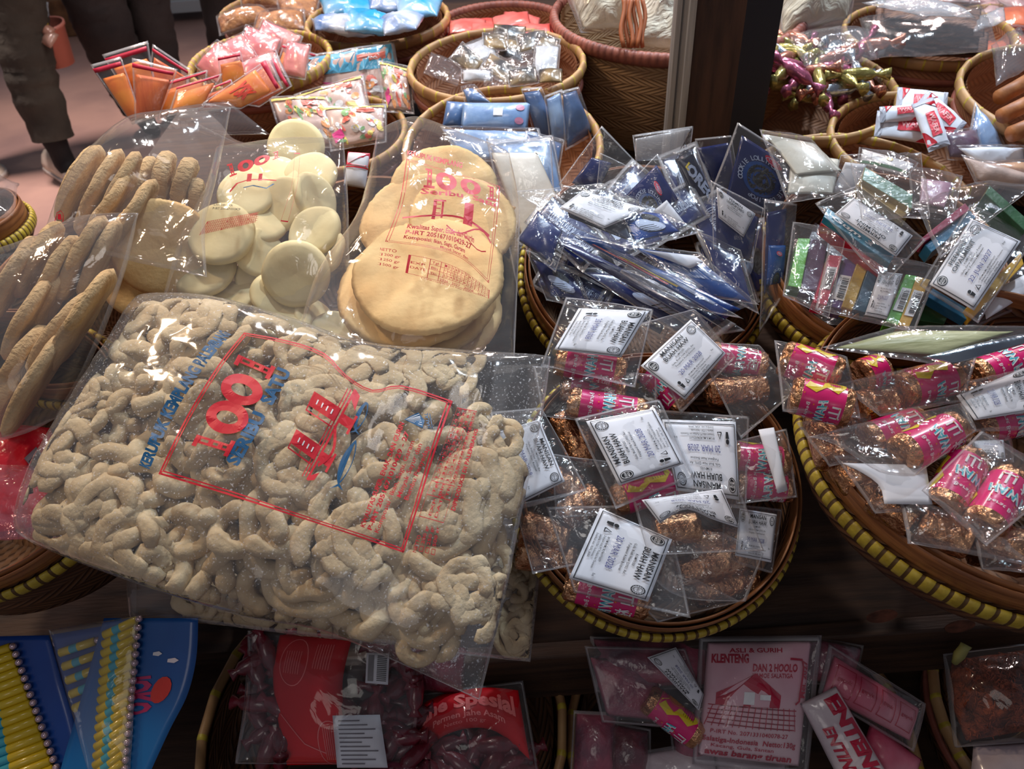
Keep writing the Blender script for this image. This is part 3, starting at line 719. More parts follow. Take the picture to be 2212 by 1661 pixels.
for k in (.25, .5, .75): P.rect(.38, k - .006, 1.9, k + .006, RED, 8)
for k in range(12): P.rect(.68 + k * .1, 0, .686 + k * .1, .75, RED, 3)
for i in range(12):
    for j in range(3): P.text(str((i + 1, i + 17, i + 1)[j]), .69 + i * .1, .2 + j * .25, .15, RED, .01, res=1)
for i in range(5): P.text(str(2025 + i), .66 + i * .25, .95, .15, RED, .02)
P.text('EXP', .06, .45, .17, RED, .01); P.text('DATE', .05, .7, .17, RED, .01)
for i, t in enumerate(('Tgl', 'Bln', 'Thn')): P.text(t, .42, .3 + i * .28, .17, RED, .01)
P.put(drape(Patch((905, 1115), (988, 880), (1030, 888), (958, 1130)), bvA, PA), 'lettering', tA)
P = Print(1, 1); P.text('DIPRODUKSI DI PALEMBANG', 0, .9, .9, RED, .03, width=1)
P.put(drape(Patch((970, 1100), (1022, 925), (1034, 928), (984, 1104)), bvA, PA), 'lettering', tA)
P = Print(1, 1); P.text('NETTO', .0, .25, .2, RED, .01, width=.6)
for i, t in enumerate(('200 gr', '250 gr', '500 gr')): P.text(t, .34, .48 + i * .25, .2, RED, .01, width=.62); P.box(.08, .34 + i * .25, .26, .5 + i * .25, .02, RED)
P.put(drape(Patch((885, 1190), (905, 1130), (950, 1135), (938, 1205)), bvA, PA), 'lettering', tA)

# bag B beneath
PB = pl(740, 1290, .93, 24, -2)
tB = thing('snack_bag', 'plain bag of coiled crackers lying beneath the large printed bag', 'snack bag', PB[0])
SB = Surf(Patch((278, 1130), (1180, 1120), (1146, 1430), (284, 1345), bottom=((420, 1345), (640, 1372), (860, 1395), (1040, 1420))), PB, .055, .002, 9, 16, pw=.35)
fB = pillow('film', SB, [FILMB, FEDGE], tB, nu=48, nv=26, weld=1); bvB = bvh_of(fB)
for i, (x, y) in enumerate([(420, 1255), (452, 1305), (560, 1318), (660, 1335), (770, 1345), (1105, 1220), (1125, 1305), (1118, 1375), (870, 1370), (530, 1250)]):
    coil(x, y, PB, .004, i + 20, 'pale coil cracker in the plain bag lying under the printed bag', 'coil crackers in the lower plain bag', 1.05, bvB)

# ---- flat discs and slices
def disc_mesh(name, seed, r, th, m, ragged=.03, ns=40, fringe=0, warp=.06, lump=.35):
    V = []; prof = [(.0, .5), (.45, .52), (.8, .5), (.93, .38), (1.0, .0), (.93, -.38), (.8, -.5), (.45, -.5), (.0, -.5)]
    for j, (q, z) in enumerate(prof):
        for k in range(ns):
            a = 2 * pi * k / ns; rr = q * r * (1 + ragged * nz(cos(a) * 1.6 + seed, sin(a) * 1.6) + fringe * nz(k * 1.9, seed, j)); 
            V.append((rr * cos(a), rr * sin(a), z * th + (th * lump * nz(rr * cos(a) * 28 + seed, rr * sin(a) * 28) + (r * warp * nz(rr * cos(a) * 9 + seed * 3, rr * sin(a) * 9, 4)))))
    F = grid_faces(ns, len(prof), wrapu=True)
    me = bpy.data.meshes.new(name); me.from_pydata(V, [], [f[::-1] for f in F]); me.materials.append(m); me.polygons.foreach_set('use_smooth', [True] * len(me.polygons)); return me
def disc(px, py, d, hw, tilt, yaw, me_r, me, name, label, cat, group, roll=0, plane=None, lift=0):
    p = W(px, py, d); s = hw / FPX * d / me_r
    put_mesh(name, me, frame(p, nrm(tilt, yaw), roll) @ Matrix.Scale(s, 4), label, cat, group)
DP = [disc_mesh('flat_cracker', k, .034, .011, M_disc) for k in range(4)]
gD = 'smooth pale disc crackers in the middle bag'; lD = 'smooth pale disc cracker in the clear bag between the slices and the big round crackers'
for i, (x, y, d, hw, ti, ya) in enumerate([(478, 505, .98, 74, 32, 8), (438, 582, .99, 74, 22, -12), (560, 545, 1.0, 58, 52, 60), (640, 592, .97, 73, 55, 10), (600, 640, .98, 60, 40, 50), (495, 640, .99, 62, 8, 20), (545, 668, .99, 55, 14, -30), (615, 690, .97, 58, 20, 30), (680, 500, 1.0, 62, 30, -20), (530, 420, 1.03, 62, 25, 10), (610, 440, 1.03, 62, 42, -20), (680, 430, 1.04, 60, 66, 70), (590, 385, 1.08, 62, 20, 0), (670, 380, 1.08, 60, 32, 0), (560, 480, 1.02, 60, 20, 40), (640, 318, 1.13, 62, 48, 5), (715, 545, 1.0, 48, 50, -60), (560, 600, 1.01, 52, 60, 40), (720, 715, .98, 50, 30, 30), (680, 690, .99, 50, 50, 70)]):
    disc(x, y, d, hw, ti, ya, .034, DP[i % 4], 'disc_cracker', lD, 'cracker', gD, roll=i * 40)
PD = pl(560, 520, .97, 30, 0)
tD = thing('snack_bag', 'clear bag of smooth pale disc crackers with red and black printing', 'snack bag', PD[0])
patD = Patch((468, 318), (742, 300), (800, 760), (345, 668), top=((560, 315), (640, 305)), left=((445, 420), (395, 520)), right=((752, 420), (760, 600)), bottom=((470, 668), (640, 730)))
SD = Surf(patD, PD, .045, .0026, 4, 18); fD = pillow('film', SD, [FILMB, FEDGE], tD, nu=54, nv=44, weld=1); bD = bvh_of(fD)
P = Print(1, 1); slab1(P, .0, .1, .14, .75, RED); oh(P, .33, .5, .15, .38, RED); oh(P, .64, .5, .15, .38, RED); slab1(P, .84, .1, .14, .75, RED)
P.text('SERIBU SATU', .05, 1.25, .36, BLACK, .02, width=.9)
P.put(drape(Patch((488, 352), (608, 322), (606, 342), (498, 388)), bD, PD), 'lettering', tD)
P = Print(1, 1); P.line([(0, 1), (.15, .55), (.4, .4), (.7, .45), (1, .55)], .05, RED); P.rect(.35, .1, .45, .5, RED); P.rect(.6, .15, .68, .5, RED); P.line([(.3, .8), (.5, .72), (.8, .9), (.95, .7)], .05, BLUE)
P.put(drape(Patch((500, 375), (600, 365), (595, 410), (495, 415)), bD, PD), 'emblem_print', tD)
P = Print(1, 1)
for k in range(6): P.rect(0, k / 5, 1, k / 5 + .03, RED, 8)
for k in range(26): P.rect(k / 25, 0, k / 25 + .008, 1, RED, 2)
for k in range(24):
    for j in range(5): P.text(str((k * 3 + j) % 31 + 1), .01 + k / 25, .17 + j * .2, .16, RED, .02, width=.022, res=1)
P.put(drape(Patch((448, 478), (560, 458), (555, 480), (430, 508)), bD, PD), 'lettering', tD)
P = Print(1, 1); P.text('GURIH, DAN GURIN', 0, .3, .3, BLACK, .01, width=.7); P.text('P-IRT 2051671010429', 0, .65, .3, BLACK, .01, width=1)
P.put(drape(Patch((462, 437), (520, 440), (518, 462), (458, 460)), bD, PD), 'lettering', tD)
P = Print(1, 1); P.box(0, 0, 1, 1, .03, RED, 12); P.put(drape(Patch((636, 330), (648, 330), (622, 480), (606, 478), right=((642, 400),), left=((630, 400),)), bD, PD), 'print_frame', tD)

DB = [disc_mesh('round_cracker', k + 9, .09, .012, M_big, .03, 150, .022, .03) for k in range(3)]
gE = 'large round crackers stacked in the bag'
for i, (x, y, d, hw, ti, ya, t_) in enumerate([(925, 592, .905, 165, 16, 2, 'large round toasted cracker topmost of the lower stack'), (893, 622, .925, 166, 14, -4, 'large round toasted cracker second from the top of the stack'), (905, 650, .945, 166, 12, 0, 'large round toasted cracker third in the stack'), (925, 672, .965, 160, 12, 4, 'large round toasted cracker at the bottom of the stack'),
        (1000, 478, .955, 118, 26, 18, 'round toasted cracker leaning at the top by the red lettering'), (905, 478, .975, 128, 24, -8, 'round toasted cracker standing behind the stacked ones'), (960, 420, 1.0, 120, 34, 6, 'rearmost round toasted cracker under the red figures 1001')]):
    disc(x, y, d, hw, ti, ya, .09, DB[i % 3], 'round_cracker', t_, 'cracker', gE, roll=i * 70)
PE = pl(930, 540, .885, 22, 2)
patE = Patch((815, 285), (1100, 330), (1112, 772), (650, 700), top=((900, 262), (1010, 300)), left=((795, 400), (762, 500), (690, 590)), right=((1122, 450), (1118, 620)), bottom=((760, 755), (900, 790)))
tE = thing('snack_bag', 'clear red printed bag of large round toasted crackers', 'snack bag', PE[0])
SE = Surf(patE, PE, .05, .0024, 5, 17); fE = pillow('film', SE, [FILMB, FEDGE], tE, nu=56, nv=50, weld=1, under=1.2); bE = bvh_of(fE)
frE = Patch((878, 342), (1080, 402), (1056, 612), (832, 522), right=((1074, 470),), left=((862, 440),), bottom=((930, 535), (1000, 560)))
P = Print(1, 1); P.box(0, 0, 1, 1, .009, RED, 16); P.box(.035, .03, .965, .97, .006, RED, 16)
for cx, cy in ((0, 0), (1, 0), (0, 1), (1, 1)): P.box(cx - .03, cy - .03, cx + .03, cy + .03, .01, RED, 2)
slab1(P, .2, .08, .10, .24, RED); oh(P, .42, .2, .11, .125, RED); oh(P, .68, .2, .11, .125, RED); slab1(P, .86, .08, .1, .24, RED)
P.text('Seribu', .18, .385, .085, RED, .03, width=.42); P.text('Satu', .7, .385, .085, RED, .03, width=.26)
P.rect(.3, .44, .33, .66, RED, 3); P.rect(.3, .44, .42, .46, RED, 2); P.rect(.38, .46, .40, .64, RED, 3); P.rect(.62, .44, .72, .66, RED, 3)
for k in range(3): P.rect(.33, .49 + k * .05, .37, .50 + k * .05, RED)
P.line([(.08 + .84 * t / 12, .66 - .05 * sin(pi * t / 12)) for t in range(13)], .018, RED)
P.line([(.45 + .5 * t / 10, .70 + .05 * sin(2 * pi * t / 10)) for t in range(11)], .012, RED); P.line([(.5 + .4 * t / 8, .77 - .03 * sin(2 * pi * t / 8)) for t in range(9)], .008, RED)
for i, t in enumerate(('Kwalitas Super, Enak, dan Gurin', 'P-IRT 2051671010429-27', 'Komposisi: Ikan, Sagu, Garam')): P.text(t, .14, .77 + i * .065, .065, RED, .025, width=(.62, .6, .54)[i])
P.text('Minyak Sayur, dan', .42, .955, .05, RED, .02, width=.3)
P.put(drape(frE, bE, PE), 'lettering', tE)
P = Print(1, 1); P.text('KERUPUK KEMPLANG', 0, .9, 1.1, RED, .03, width=1.0); P.put(drape(Patch((880, 322), (1000, 350), (998, 364), (879, 336)), bE, PE), 'lettering', tE)
P = Print(1, 1)
P.text('NETTO', .0, .2, .2, RED, .01, width=.13)
for i in range(3): P.text(('200 gr', '250 gr', '500 gr')[i], .05, .42 + i * .24, .17, RED, .01, width=.11); P.box(-.01, .32 + i * .24, .035, .44 + i * .24, .01, RED)
P.box(.2, .2, 1, 1, .015, RED, 8); P.rect(.34, .2, .346, 1, RED); P.rect(.44, .2, .446, 1, RED)
for k in range(1, 4): P.rect(.34, .2 + k * .2, 1, .215 + k * .2, RED, 6)
for k in range(14):
    P.rect(.48 + k * .037, .2, .484 + k * .037, .8, RED, 2)
    for j in range(3): P.text(str((k + j * 16) % 31 + 1), .485 + k * .037, .35 + j * .2, .13, RED, .01, width=.022, res=1)
for i in range(4): P.text(str(2026 + i), .46 + i * .13, .97, .14, RED, .01, width=.09)
P.text('EXP', .22, .55, .14, RED, .01, width=.09); P.text('DATE', .22, .75, .14, RED, .01, width=.1)
for i, t in enumerate(('Tgl', 'Bln', 'Thn')): P.text(t, .36, .36 + i * .22, .13, RED, .01, width=.06)
P.text('DIPRODUKSI DI PALEMBANG', .3, 1.2, .15, RED, .02, width=.6)
P.put(drape(Patch((822, 532), (1058, 622), (1052, 690) if 0 else (1056, 645), (815, 575), top=((930, 548), (1000, 575)), bottom=((920, 600), (990, 620))), bE, PE), 'lettering', tE)

# upper left bag of thick slices and lower left bag of curved slices
SL = [disc_mesh('thick_slice', k + 20, .07, .015, M_slice, .04, 60, .012, .02, .16) for k in range(5)]
def slice_(px, py, d, L, ang, k, label, group, face=16, wt=1.0):
    p = W(px, py, d); a = rad(ang); ax = (RT * cos(a) + UP * sin(a)).normalized()      # long axis in view
    vd = (CAM - p).normalized(); side = ax.cross(vd).normalized()
    n = (side * cos(rad(face)) + vd * sin(rad(face))).normalized(); y = n.cross(ax).normalized(); ax = y.cross(n)
    s = L / 2 / FPX * d / .07
    mw = Matrix(((ax.x, y.x, n.x, p.x), (ax.y, y.y, n.y, p.y), (ax.z, y.z, n.z, p.z), (0, 0, 0, 1))) @ Matrix.Diagonal((s, s * .55, wt * .92, 1))
    put_mesh('cracker_slice', SL[k % 5], mw, label, 'cracker', group)
gC = 'thick tan crackers in the upper bag'; lC = 'thick tan cracker standing on edge in the bag behind the curved slices'
for i, (x, y, d, L, an, fc, wt) in enumerate([(172, 400, 1.0, 190, 62, 24, 1.3), (215, 415, .99, 210, 64, 14, 1.1), (258, 410, .98, 190, 62, 12, 1.1), (238, 460, .97, 200, 58, 16, 1.1), (300, 405, 1.03, 150, 66, 20, 1.2), (352, 385, 1.0, 120, 80, 14, 1.4), (398, 392, 1.0, 110, 76, 14, 1.4), (424, 418, 1.0, 70, 84, 16, 1.2), (285, 480, .96, 210, 60, 14, 1.1), (205, 500, .97, 180, 60, 12, 1.2)]):
    slice_(x, y, d, L, an, i, lC, gC, fc, wt)
disc(352, 535, .965, 105, 62, 30, .09, DB[1], 'round_cracker', 'broad brown cracker seen face on beside the standing tan slices', 'cracker', None, roll=20)
disc(318, 600, .985, 95, 40, 20, .09, DB[2], 'round_cracker', 'broad brown cracker lying lowest beside the standing tan slices', 'cracker', None, roll=90)
PC = pl(330, 420, .93, 34, 10)
tC = thing('snack_bag', 'crumpled clear bag of thick crackers with its loose top folded over', 'snack bag', PC[0])
SCf = Surf(Patch((225, 310), (500, 232), (448, 600), (90, 520), top=((300, 262), (400, 245)), left=((150, 400),), right=((470, 380), (445, 480))), PC, .05, .004, 6, 15); fC = pillow('film', SCf, [FILMB, FEDGE], tC, nu=48, nv=40, weld=1)
P = Print(1, 1); P.line([(0, 1), (.2, .2), (.75, 0), (1, .3), (.8, 1)], .08, RED); P.rect(.3, .3, .7, .8, RED)
P.put(drape(Patch((120, 455), (135, 455), (140, 480), (118, 478)), bvh_of(fC), PC), 'emblem_print', tC)
SF = Surf(Patch((350, 240), (495, 220), (582, 290), (545, 322), top=((430, 225),), bottom=((430, 285), (480, 290))), up(PC, .03), .004, .003, 8, 20); sheet('loose_flap', SF, FILMB, tC, 24, 14, thick=.0008)
gF = 'curved tan slices in the lower bag'; lF = 'long curved tan cracker slice in the bag at the edge of the big bag'
for i, (x, y, d, L, an, fc, wt) in enumerate([(30, 600, .90, 210, 58, 14, 1.2), (80, 560, .91, 190, 55, 14, 1.2), (118, 590, .90, 190, 58, 14, 1.1), (175, 560, .91, 210, 60, 14, 1.1), (215, 560, .92, 190, 64, 12, 1.0), (60, 690, .88, 200, 56, 16, 1.1), (105, 650, .90, 170, 58, 16, 1.1), (45, 780, .87, 190, 50, 16, 1.2), (130, 720, .86, 220, 48, 16, 1.1), (175, 690, .85, 260, 56, 12, 1.05), (75, 830, .84, 260, 56, 12, 1.05), (20, 850, .87, 160, 56, 18, 1.2)]):
    slice_(x, y, d, L, an, i + 2, lF, gF, fc, wt)
PF = pl(110, 690, .85, 34, 12)
tF = thing('snack_bag', 'clear bag of long curved cracker slices lying over the red bag', 'snack bag', PF[0])
SFF = Surf(Patch((-80, 560), (300, 460), (120, 905), (-160, 1000), top=((60, 520), (180, 470)), right=((262, 610), (190, 790)), bottom=((-20, 960), (60, 935))), PF, .04, .003, 16, 15); pillow('film', SFF, [FILMB, FEDGE], tF, nu=48, nv=44, weld=1)
# red film bag at the left
PG = pl(60, 1050, .87, 24, 6)
M_redf = mat('red_film', (236, 48, 66), .16, coat=1, bump=1.0, bscale=22, c2=(196, 22, 44), nscale=6, bdist=.006)
tG = pillow('snack_bag', Surf(Patch((-120, 905), (110, 925), (205, 1120), (-100, 1165), right=((135, 980),)), PG, .03, .003, 2, 20), M_redf, None, PG[0], 30, 26)
tag(tG, 'glossy red film bag under the curved slices at the edge of the basket', 'snack bag')
SGl = Surf(Patch((52, 990), (78, 965), (105, 1000), (78, 1022)), up(PG, .03), .001, 0); bl_ = sheet('price_label', SGl, mat('dull_label', (170, 160, 165), .5), tG, 5, 5)
Print(1, 1).bars(.1, .3, .9, .8, BLACK, 12).put(onsurf(SGl), 'barcode', bl_)
pillow('clear_wrap', Surf(Patch((-120, 1000), (150, 1010), (215, 1160), (-60, 1170)), up(PG, .025), .022, .006, 12, 24), film('pink_film', .12, .1, .6, 30, .7, (1, .75, .82), (1, .55, .68)), tG, nu=36, nv=26)
# ---------------------------------------------------------------- haw rolls, gum boxes, pouches
MAG = mat('magenta_wrapper', (222, 30, 118), .3, coat=.6, bump=.3, bscale=60); YEL = flat((232, 208, 44), .35, .4); CYAN = flat((60, 186, 206), .35, .4); WHT = flat((240, 240, 244), .4, .3)
ORG = flat((232, 140, 40)); M_gold = mat('gold_foil', (222, 172, 130), .22, metal=.9, bump=1.0, bscale=110, bdist=.006, c2=(168, 112, 78), nscale=60)
HP = Print(2.2, 1.0)     # one turn of the wrapper: x round the roll, y along it
HP.poly([(.08, .03), (.72, .03), (.80, .3), (.66, .52), (.74, .8), (.55, .97), (.1, .97), (.02, .6), (.12, .35)], YEL); HP.disk(.3, .35, .17, ORG, 20); HP.ring(.3, .35, .21, .015, ORG)
for i in range(6): HP.text(('Komposisi: buah haw, gula, asam sitrat', 'Simpan di tempat kering dan sejuk', 'Diimpor oleh PT. Perkasa Inti')[i % 3], .14, .62 + i * .05, .045, BLACK, .0, width=.46, res=1)
for w_, m_, b_ in ((0, WHT, .07), (1, CYAN, .02)): HP.text('HAW FLAKES', .9, .60, .27, m_, b_, width=1.2 if w_ else 1.23, shear=.25)
HP.text('\u5c71 \u6942 \u9905', .98, .93, .3, WHT, .02, width=1.0, res=1); HP.text('Berat Bersih: 25g', 1.0, .22, .12, WHT, .01, width=.9, res=1)
for i in range(26): HP.disk(.85 + (i * .37) % 1.3, .04 + (i * .61) % .92, .016, ORG, 6)
def roll(a, b, base, lift, label, rot=90, r=.0178, plain=False, flip=False, group='haw flake rolls', wr=(.13, .87)):
    pa, pb = hit(*a, up(base, lift)), hit(*b, up(base, lift))
    if len(a) > 2: pass
    if flip: pa, pb = pb, pa
    ax = (pb - pa); L = ax.length; ax.normalize(); n = base[1]; n = (n - ax * n.dot(ax)).normalized(); s = ax.cross(n)
    sd = pa.x * 31
    def rs(t, an, off=0):
        q = r * (1 + .035 * nz(t * 5 + sd, cos(an) * 1.5, sin(an) * 1.5)) + off
        return pa + ax * (L * t) + (n * sin(an) + s * cos(an)) * q
    root = thing('candy_roll', label, 'candy roll', (pa + pb) / 2, group)
    V = []; NU, NV = 28, 9
    for j in range(NV):
        for i in range(NU): V.append(rs(wr[0] + (wr[1] - wr[0]) * j / (NV - 1), 2 * pi * i / NU))
    mesh('wrapper', V, grid_faces(NU, NV, wrapu=True), M_gold if plain else MAG, root)
    for e_, t0, t1 in ((0, wr[0], -.04), (1, wr[1], 1.04)):
        V = []; F = []
        K = [(0, 1.0), (.45, 1.0), (.8, .93), (1, .72), (.93, .45), (.72, .22), (.78, .0)]
        for f, q in K:
            for i in range(NU):
                an = 2 * pi * i / NU; j_ = .10 * nz(i * 1.7, f * 6 + sd, e_) * (1 if f else 0)
                base_ = rs(t0 + (t1 - t0) * (f + j_), an); cc = pa + ax * (L * (t0 + (t1 - t0) * (f + j_))); V.append(cc + (base_ - cc) * (q + j_ * .7))
        F = grid_faces(NU, len(K), wrapu=True, flip=bool(e_ == 0))
        mesh('foil_end', V, F, M_gold, root, smooth=False)
    if not plain:
        R0 = rad(rot)
        HP.put(lambda x, y, e=0: rs(wr[0] + (wr[1] - wr[0]) * y, R0 + (1.24 - x * 2.2) / 2.2 * 2 * pi, .0005 + e * .6), 'lettering', root)
    return root
def pouch(label, corners, base, lift, lab=None, labc=None, title=None, name='clear_pouch', cat='pouch', group=None, bulge=.014, crk=.0028, inner=None, tilt=None, yaw=0, seed=None, f=None, nu=26, nv=20, lcurl=.0, lz=-.002, edges=None, ltop=None):
    pt = Patch(*corners, **(edges or {})); c = pt.mid(); P = on(base, c[0], c[1], lift, tilt, yaw)
    root = thing(name, label, cat, P[0], group)
    sd = seed if seed is not None else int(c[0] * 7 + c[1]) % 97
    if inner:
        for nm, cs, col, decs, lz2 in inner:
            ip = cs if isinstance(cs, Patch) else Patch(*cs)
            S = Surf(ip, up(P, lz2), .004, .001, sd + 1, 22); m = col if not isinstance(col, tuple) else gloss(col)
            pk = pillow(nm, S, m, root, nu=14, nv=12)
            if decs: decs.put(onsurf(S, off=.0006), 'printed_art', pk)
    if labc:
        S = Surf(labc if isinstance(labc, Patch) else Patch(*labc), up(P, bulge + lz), .0025, .0010, sd + 2, 16, curl=lcurl)
        lb = sheet('label', S, WHITE, root, 12, 9)
        if title: title.put(onsurf(S, .0, .0, 1, 1, .0005), 'lettering', lb)
    S = Surf(pt, P, bulge, crk, sd, 24)
    pillow('film', S, [f or FILM, FEDGE], root, nu=nu, nv=nv, weld=1)
    return root
L = BK['L']
g = 'haw flake rolls in the middle basket'
roll((1205, 778), (1345, 806), L, .045, 'haw roll under the uppermost label of the strapped basket', 60, group=g)
roll((1215, 838), (1345, 850), L, .018, 'haw roll lying second below the uppermost label', 100, group=g)
roll((1232, 868), (1392, 895), L, .04, 'haw roll with full cyan lettering below the uppermost label', 80, group=g)
roll((1395, 792), (1478, 878), L, .03, 'haw roll showing its yellow panel beneath the tilted label', 20, group=g)
roll((1535, 768), (1650, 792), L, .02, 'haw roll at the rear edge of the basket beside the tilted label', 100, group=g)
roll((1530, 850), (1650, 838), L, .015, 'gold ended haw roll near the rear of the strapped basket', plain=True, group=g)
roll((1575, 985), (1700, 1000), L, .03, 'haw roll with white characters against the right inner wall', 60, group=g)
roll((1590, 1042), (1708, 1052), L, .02, 'haw roll under the one with white characters', 110, group=g)
roll((1330, 1082), (1470, 1040), L, .035, 'haw roll peeking out under the central label', 10, group=g)
roll((1226, 1262), (1395, 1305), L, .01, 'haw roll lying under the lowest label at the front', 60, group=g)
roll((1415, 1150), (1505, 1135), L, .03, 'bare gold foil roll under the wavy label', plain=True, group=g)
for i, (a, b, lf) in enumerate([((1130, 1135), (1225, 1165), .0), ((1120, 1195), (1240, 1215), -.01), ((1215, 1120), (1290, 1070), .005), ((1250, 1000), (1270, 930), .0), ((1470, 1240), (1600, 1200), .0), ((1500, 1180), (1620, 1160), -.01), ((1210, 900), (1250, 980), .0), ((1500, 1280), (1630, 1250), -.02), ((1300, 1180), (1420, 1240), -.02), ((1160, 1020), (1250, 1060), -.005)]):
    roll(a, b, L, lf, 'copper foil haw roll deep in the strapped basket under the pouches', plain=True, group='copper foil rolls low in the middle basket')
pg = 'labelled haw roll pouches'
pouch('pouch with the uppermost haw label, date facing the cracker bag', [(1222, 642), (1412, 668), (1372, 838), (1168, 790)], L, .062, labc=[(1402, 672), (1342, 772), (1197, 755), (1250, 666)], title=HAW, group=pg)
pouch('pouch with a tilted haw label beside the blue lollipops', [(1380, 700), (1500, 668), (1590, 772), (1470, 896)], L, .052, labc=[(1384, 790), (1492, 690), (1568, 763), (1480, 864)], title=HAW, group=pg, bulge=.018)
pouch('pouch with the central haw label dated 20 MAR above the others', [(1240, 905), (1425, 862), (1500, 1030), (1330, 1100)], L, .058, labc=Patch((1337, 1049), (1266, 910), (1414, 882), (1477, 1002)), title=HAW, group=pg)
pouch('pouch whose haw label is upside down right of the central one', [(1415, 885), (1618, 900), (1612, 1100), (1440, 1085)], L, .044, labc=[(1597, 1080), (1461, 1059), (1430, 906), (1589, 911)], title=HAW, group=pg, bulge=.012)
pouch('pouch with a haw label touching the big cracker bag', [(1060, 890), (1170, 880), (1270, 1060), (1090, 1110)], L, .05, labc=[(1165, 906), (1220, 1040), (1126, 1087), (1070, 935)], title=HAW, group=pg)
pouch('pouch with a wavy upside down haw label over gold foil', [(1360, 1060), (1590, 1040), (1650, 1190), (1400, 1200)], L, .05, labc=Patch((1596, 1140), (1425, 1131), (1386, 1080), (1560, 1056), top=((1540, 1122), (1480, 1100))), title=HAW, group=pg)
pouch('pouch with the lowest haw label at the front of the basket', [(1180, 1095), (1440, 1090), (1492, 1335), (1240, 1280)], L, .036, labc=[(1452, 1165), (1400, 1300), (1229, 1249), (1297, 1097)], title=HAW, group=pg)
pouch('pouch with a label folded against the right basket wall', [(1560, 960), (1700, 925), (1722, 1075), (1590, 1090)], L, .045, labc=[(1638, 928), (1672, 923), (1702, 1059), (1680, 1066)], group=pg)
pouch('pouch half hidden at the right wall with a dim haw label', [(1560, 1085), (1690, 1100), (1668, 1240), (1560, 1210)], L, .012, labc=[(1598, 1098), (1678, 1111), (1666, 1215), (1588, 1200)], title=HAW, group=pg)
pouch('flared empty pouch end spreading toward the right hand basket', [(1500, 740), (1640, 745), (1716, 848), (1600, 950)], L, .05, group=pg, bulge=.01, crk=.004)
pouch('clear pouch of foil rolls at the front right of the strapped basket', [(1410, 1140), (1560, 1150), (1650, 1195), (1610, 1300)], L, .03, group=pg, crk=.004, edges=dict(left=((1400, 1230), (1470, 1290))))
pouch('clear pouch of foil rolls between the lowest label and the wall', [(1110, 1090), (1250, 1060), (1300, 1210), (1150, 1240)], L, .03, group=pg, crk=.004)
pouch('long clear pouch end resting on the front hoop', [(1330, 1250), (1480, 1240), (1600, 1300), (1420, 1345)], L, .015, group=pg, crk=.004)
pouch('clear pouch lying between the central label and the left wall', [(1190, 980), (1330, 1000), (1350, 1110), (1200, 1120)], L, .03, group=pg, crk=.004)
pouch('clear pouch behind the uppermost label against the cracker bag', [(1150, 790), (1420, 810), (1420, 930), (1170, 900)], L, .045, group=pg, crk=.004)

M = BK['M']; g = 'haw flake rolls in the basket at the edge'
for i, (a, b, lf, rot, lb) in enumerate([((1692, 772), (1812, 812), .055, 10, 'haw roll with gold end poking out beside the strapped basket'), ((1712, 852), (1835, 882), .06, 0, 'haw roll below the gold ended one at the basket corner'),
        ((1948, 846), (2058, 812), .045, 0, 'haw roll with a yellow panel under the flat green bag'), ((1872, 955), (1992, 915), .03, 70, 'haw roll behind the paired one in the centre of the dark basket'), ((1945, 982), (2065, 925), .045, 50, 'haw roll with yellow panel and white characters in the dark basket'),
        ((2095, 990), (2035, 1100), .035, 60, 'haw roll standing with cyan flakes lettering near the front rim'), ((2185, 1035), (2120, 1140), .04, 80, 'haw roll with large white characters near the front rim'), ((2105, 815), (2225, 772), .02, 90, 'haw roll half hidden by the flat green bag'), ((2110, 925), (2240, 890), .03, 60, 'haw roll under the label at the frame edge'), ((1860, 815), (1905, 800), .04, 0, 'short glimpse of a haw roll beneath the flat green bag')]):
    roll(a, b, M, lf, lb, rot, r=.019, group=g, flip=i in (5, 6))
for a, b, lf in [((1985, 1130), (2090, 1170), .02), ((2110, 1150), (2210, 1190), .02), ((1890, 1070), (1975, 1130), .015), ((1770, 900), (1800, 1000), .01), ((1930, 1060), (2010, 1080), .02), ((1805, 985), (1860, 1055), .0), ((1850, 1040), (1920, 1110), -.005), ((1850, 880), (1935, 870), .025), ((2000, 1110), (2120, 1180), -.02), ((2100, 1180), (2212, 1210), -.02), ((1900, 1120), (2010, 1160), -.03), ((2080, 860), (2200, 850), -.01), ((1790, 930), (1870, 900), .0)]:
    roll(a, b, M, lf, 'copper foil haw roll deep in the dark basket at the edge', plain=True, group='copper foil rolls low in the edge basket')
for i, (a, b) in enumerate([((2260, 980), (2380, 1000)), ((2280, 1060), (2400, 1040)), ((2300, 900), (2420, 920)), ((2380, 1100), (2480, 1060)), ((2420, 960), (2520, 900)), ((2260, 1130), (2360, 1150)), ((2440, 1010), (2560, 1000)), ((2330, 820), (2450, 840))]):
    roll(a, b, M, -.01 + .006 * (i % 3), 'haw roll at the far side of the edge basket, past the frame', 40 * i, r=.019, group='haw rolls past the frame')
pg = 'haw roll pouches in the edge basket'
pouch('clear pouch of foil rolls against the front hoop of the edge basket', [(1940, 1070), (2110, 1130), (2240, 1225), (1960, 1175)], M, .035, group=pg, crk=.004)
pouch('grey clear pouch end at the rear left of the edge basket', [(1720, 915), (1880, 890), (1890, 990), (1790, 1010)], M, .03, group=pg, crk=.004)
pouch('clear pouch spilling foil rolls at the very corner of the frame', [(2100, 1160), (2240, 1130), (2260, 1240), (2120, 1230)], M, .03, group=pg, crk=.004)
pouch('pouch of two haw rolls reaching over the basket corner', [(1672, 735), (1830, 770), (1860, 905), (1690, 890)], M, .06, group=pg)
pouch('long clear pouch crossing the edge basket under the green bag', [(1800, 830), (2110, 770), (2080, 870), (1900, 900)], M, .055, group=pg, crk=.004)
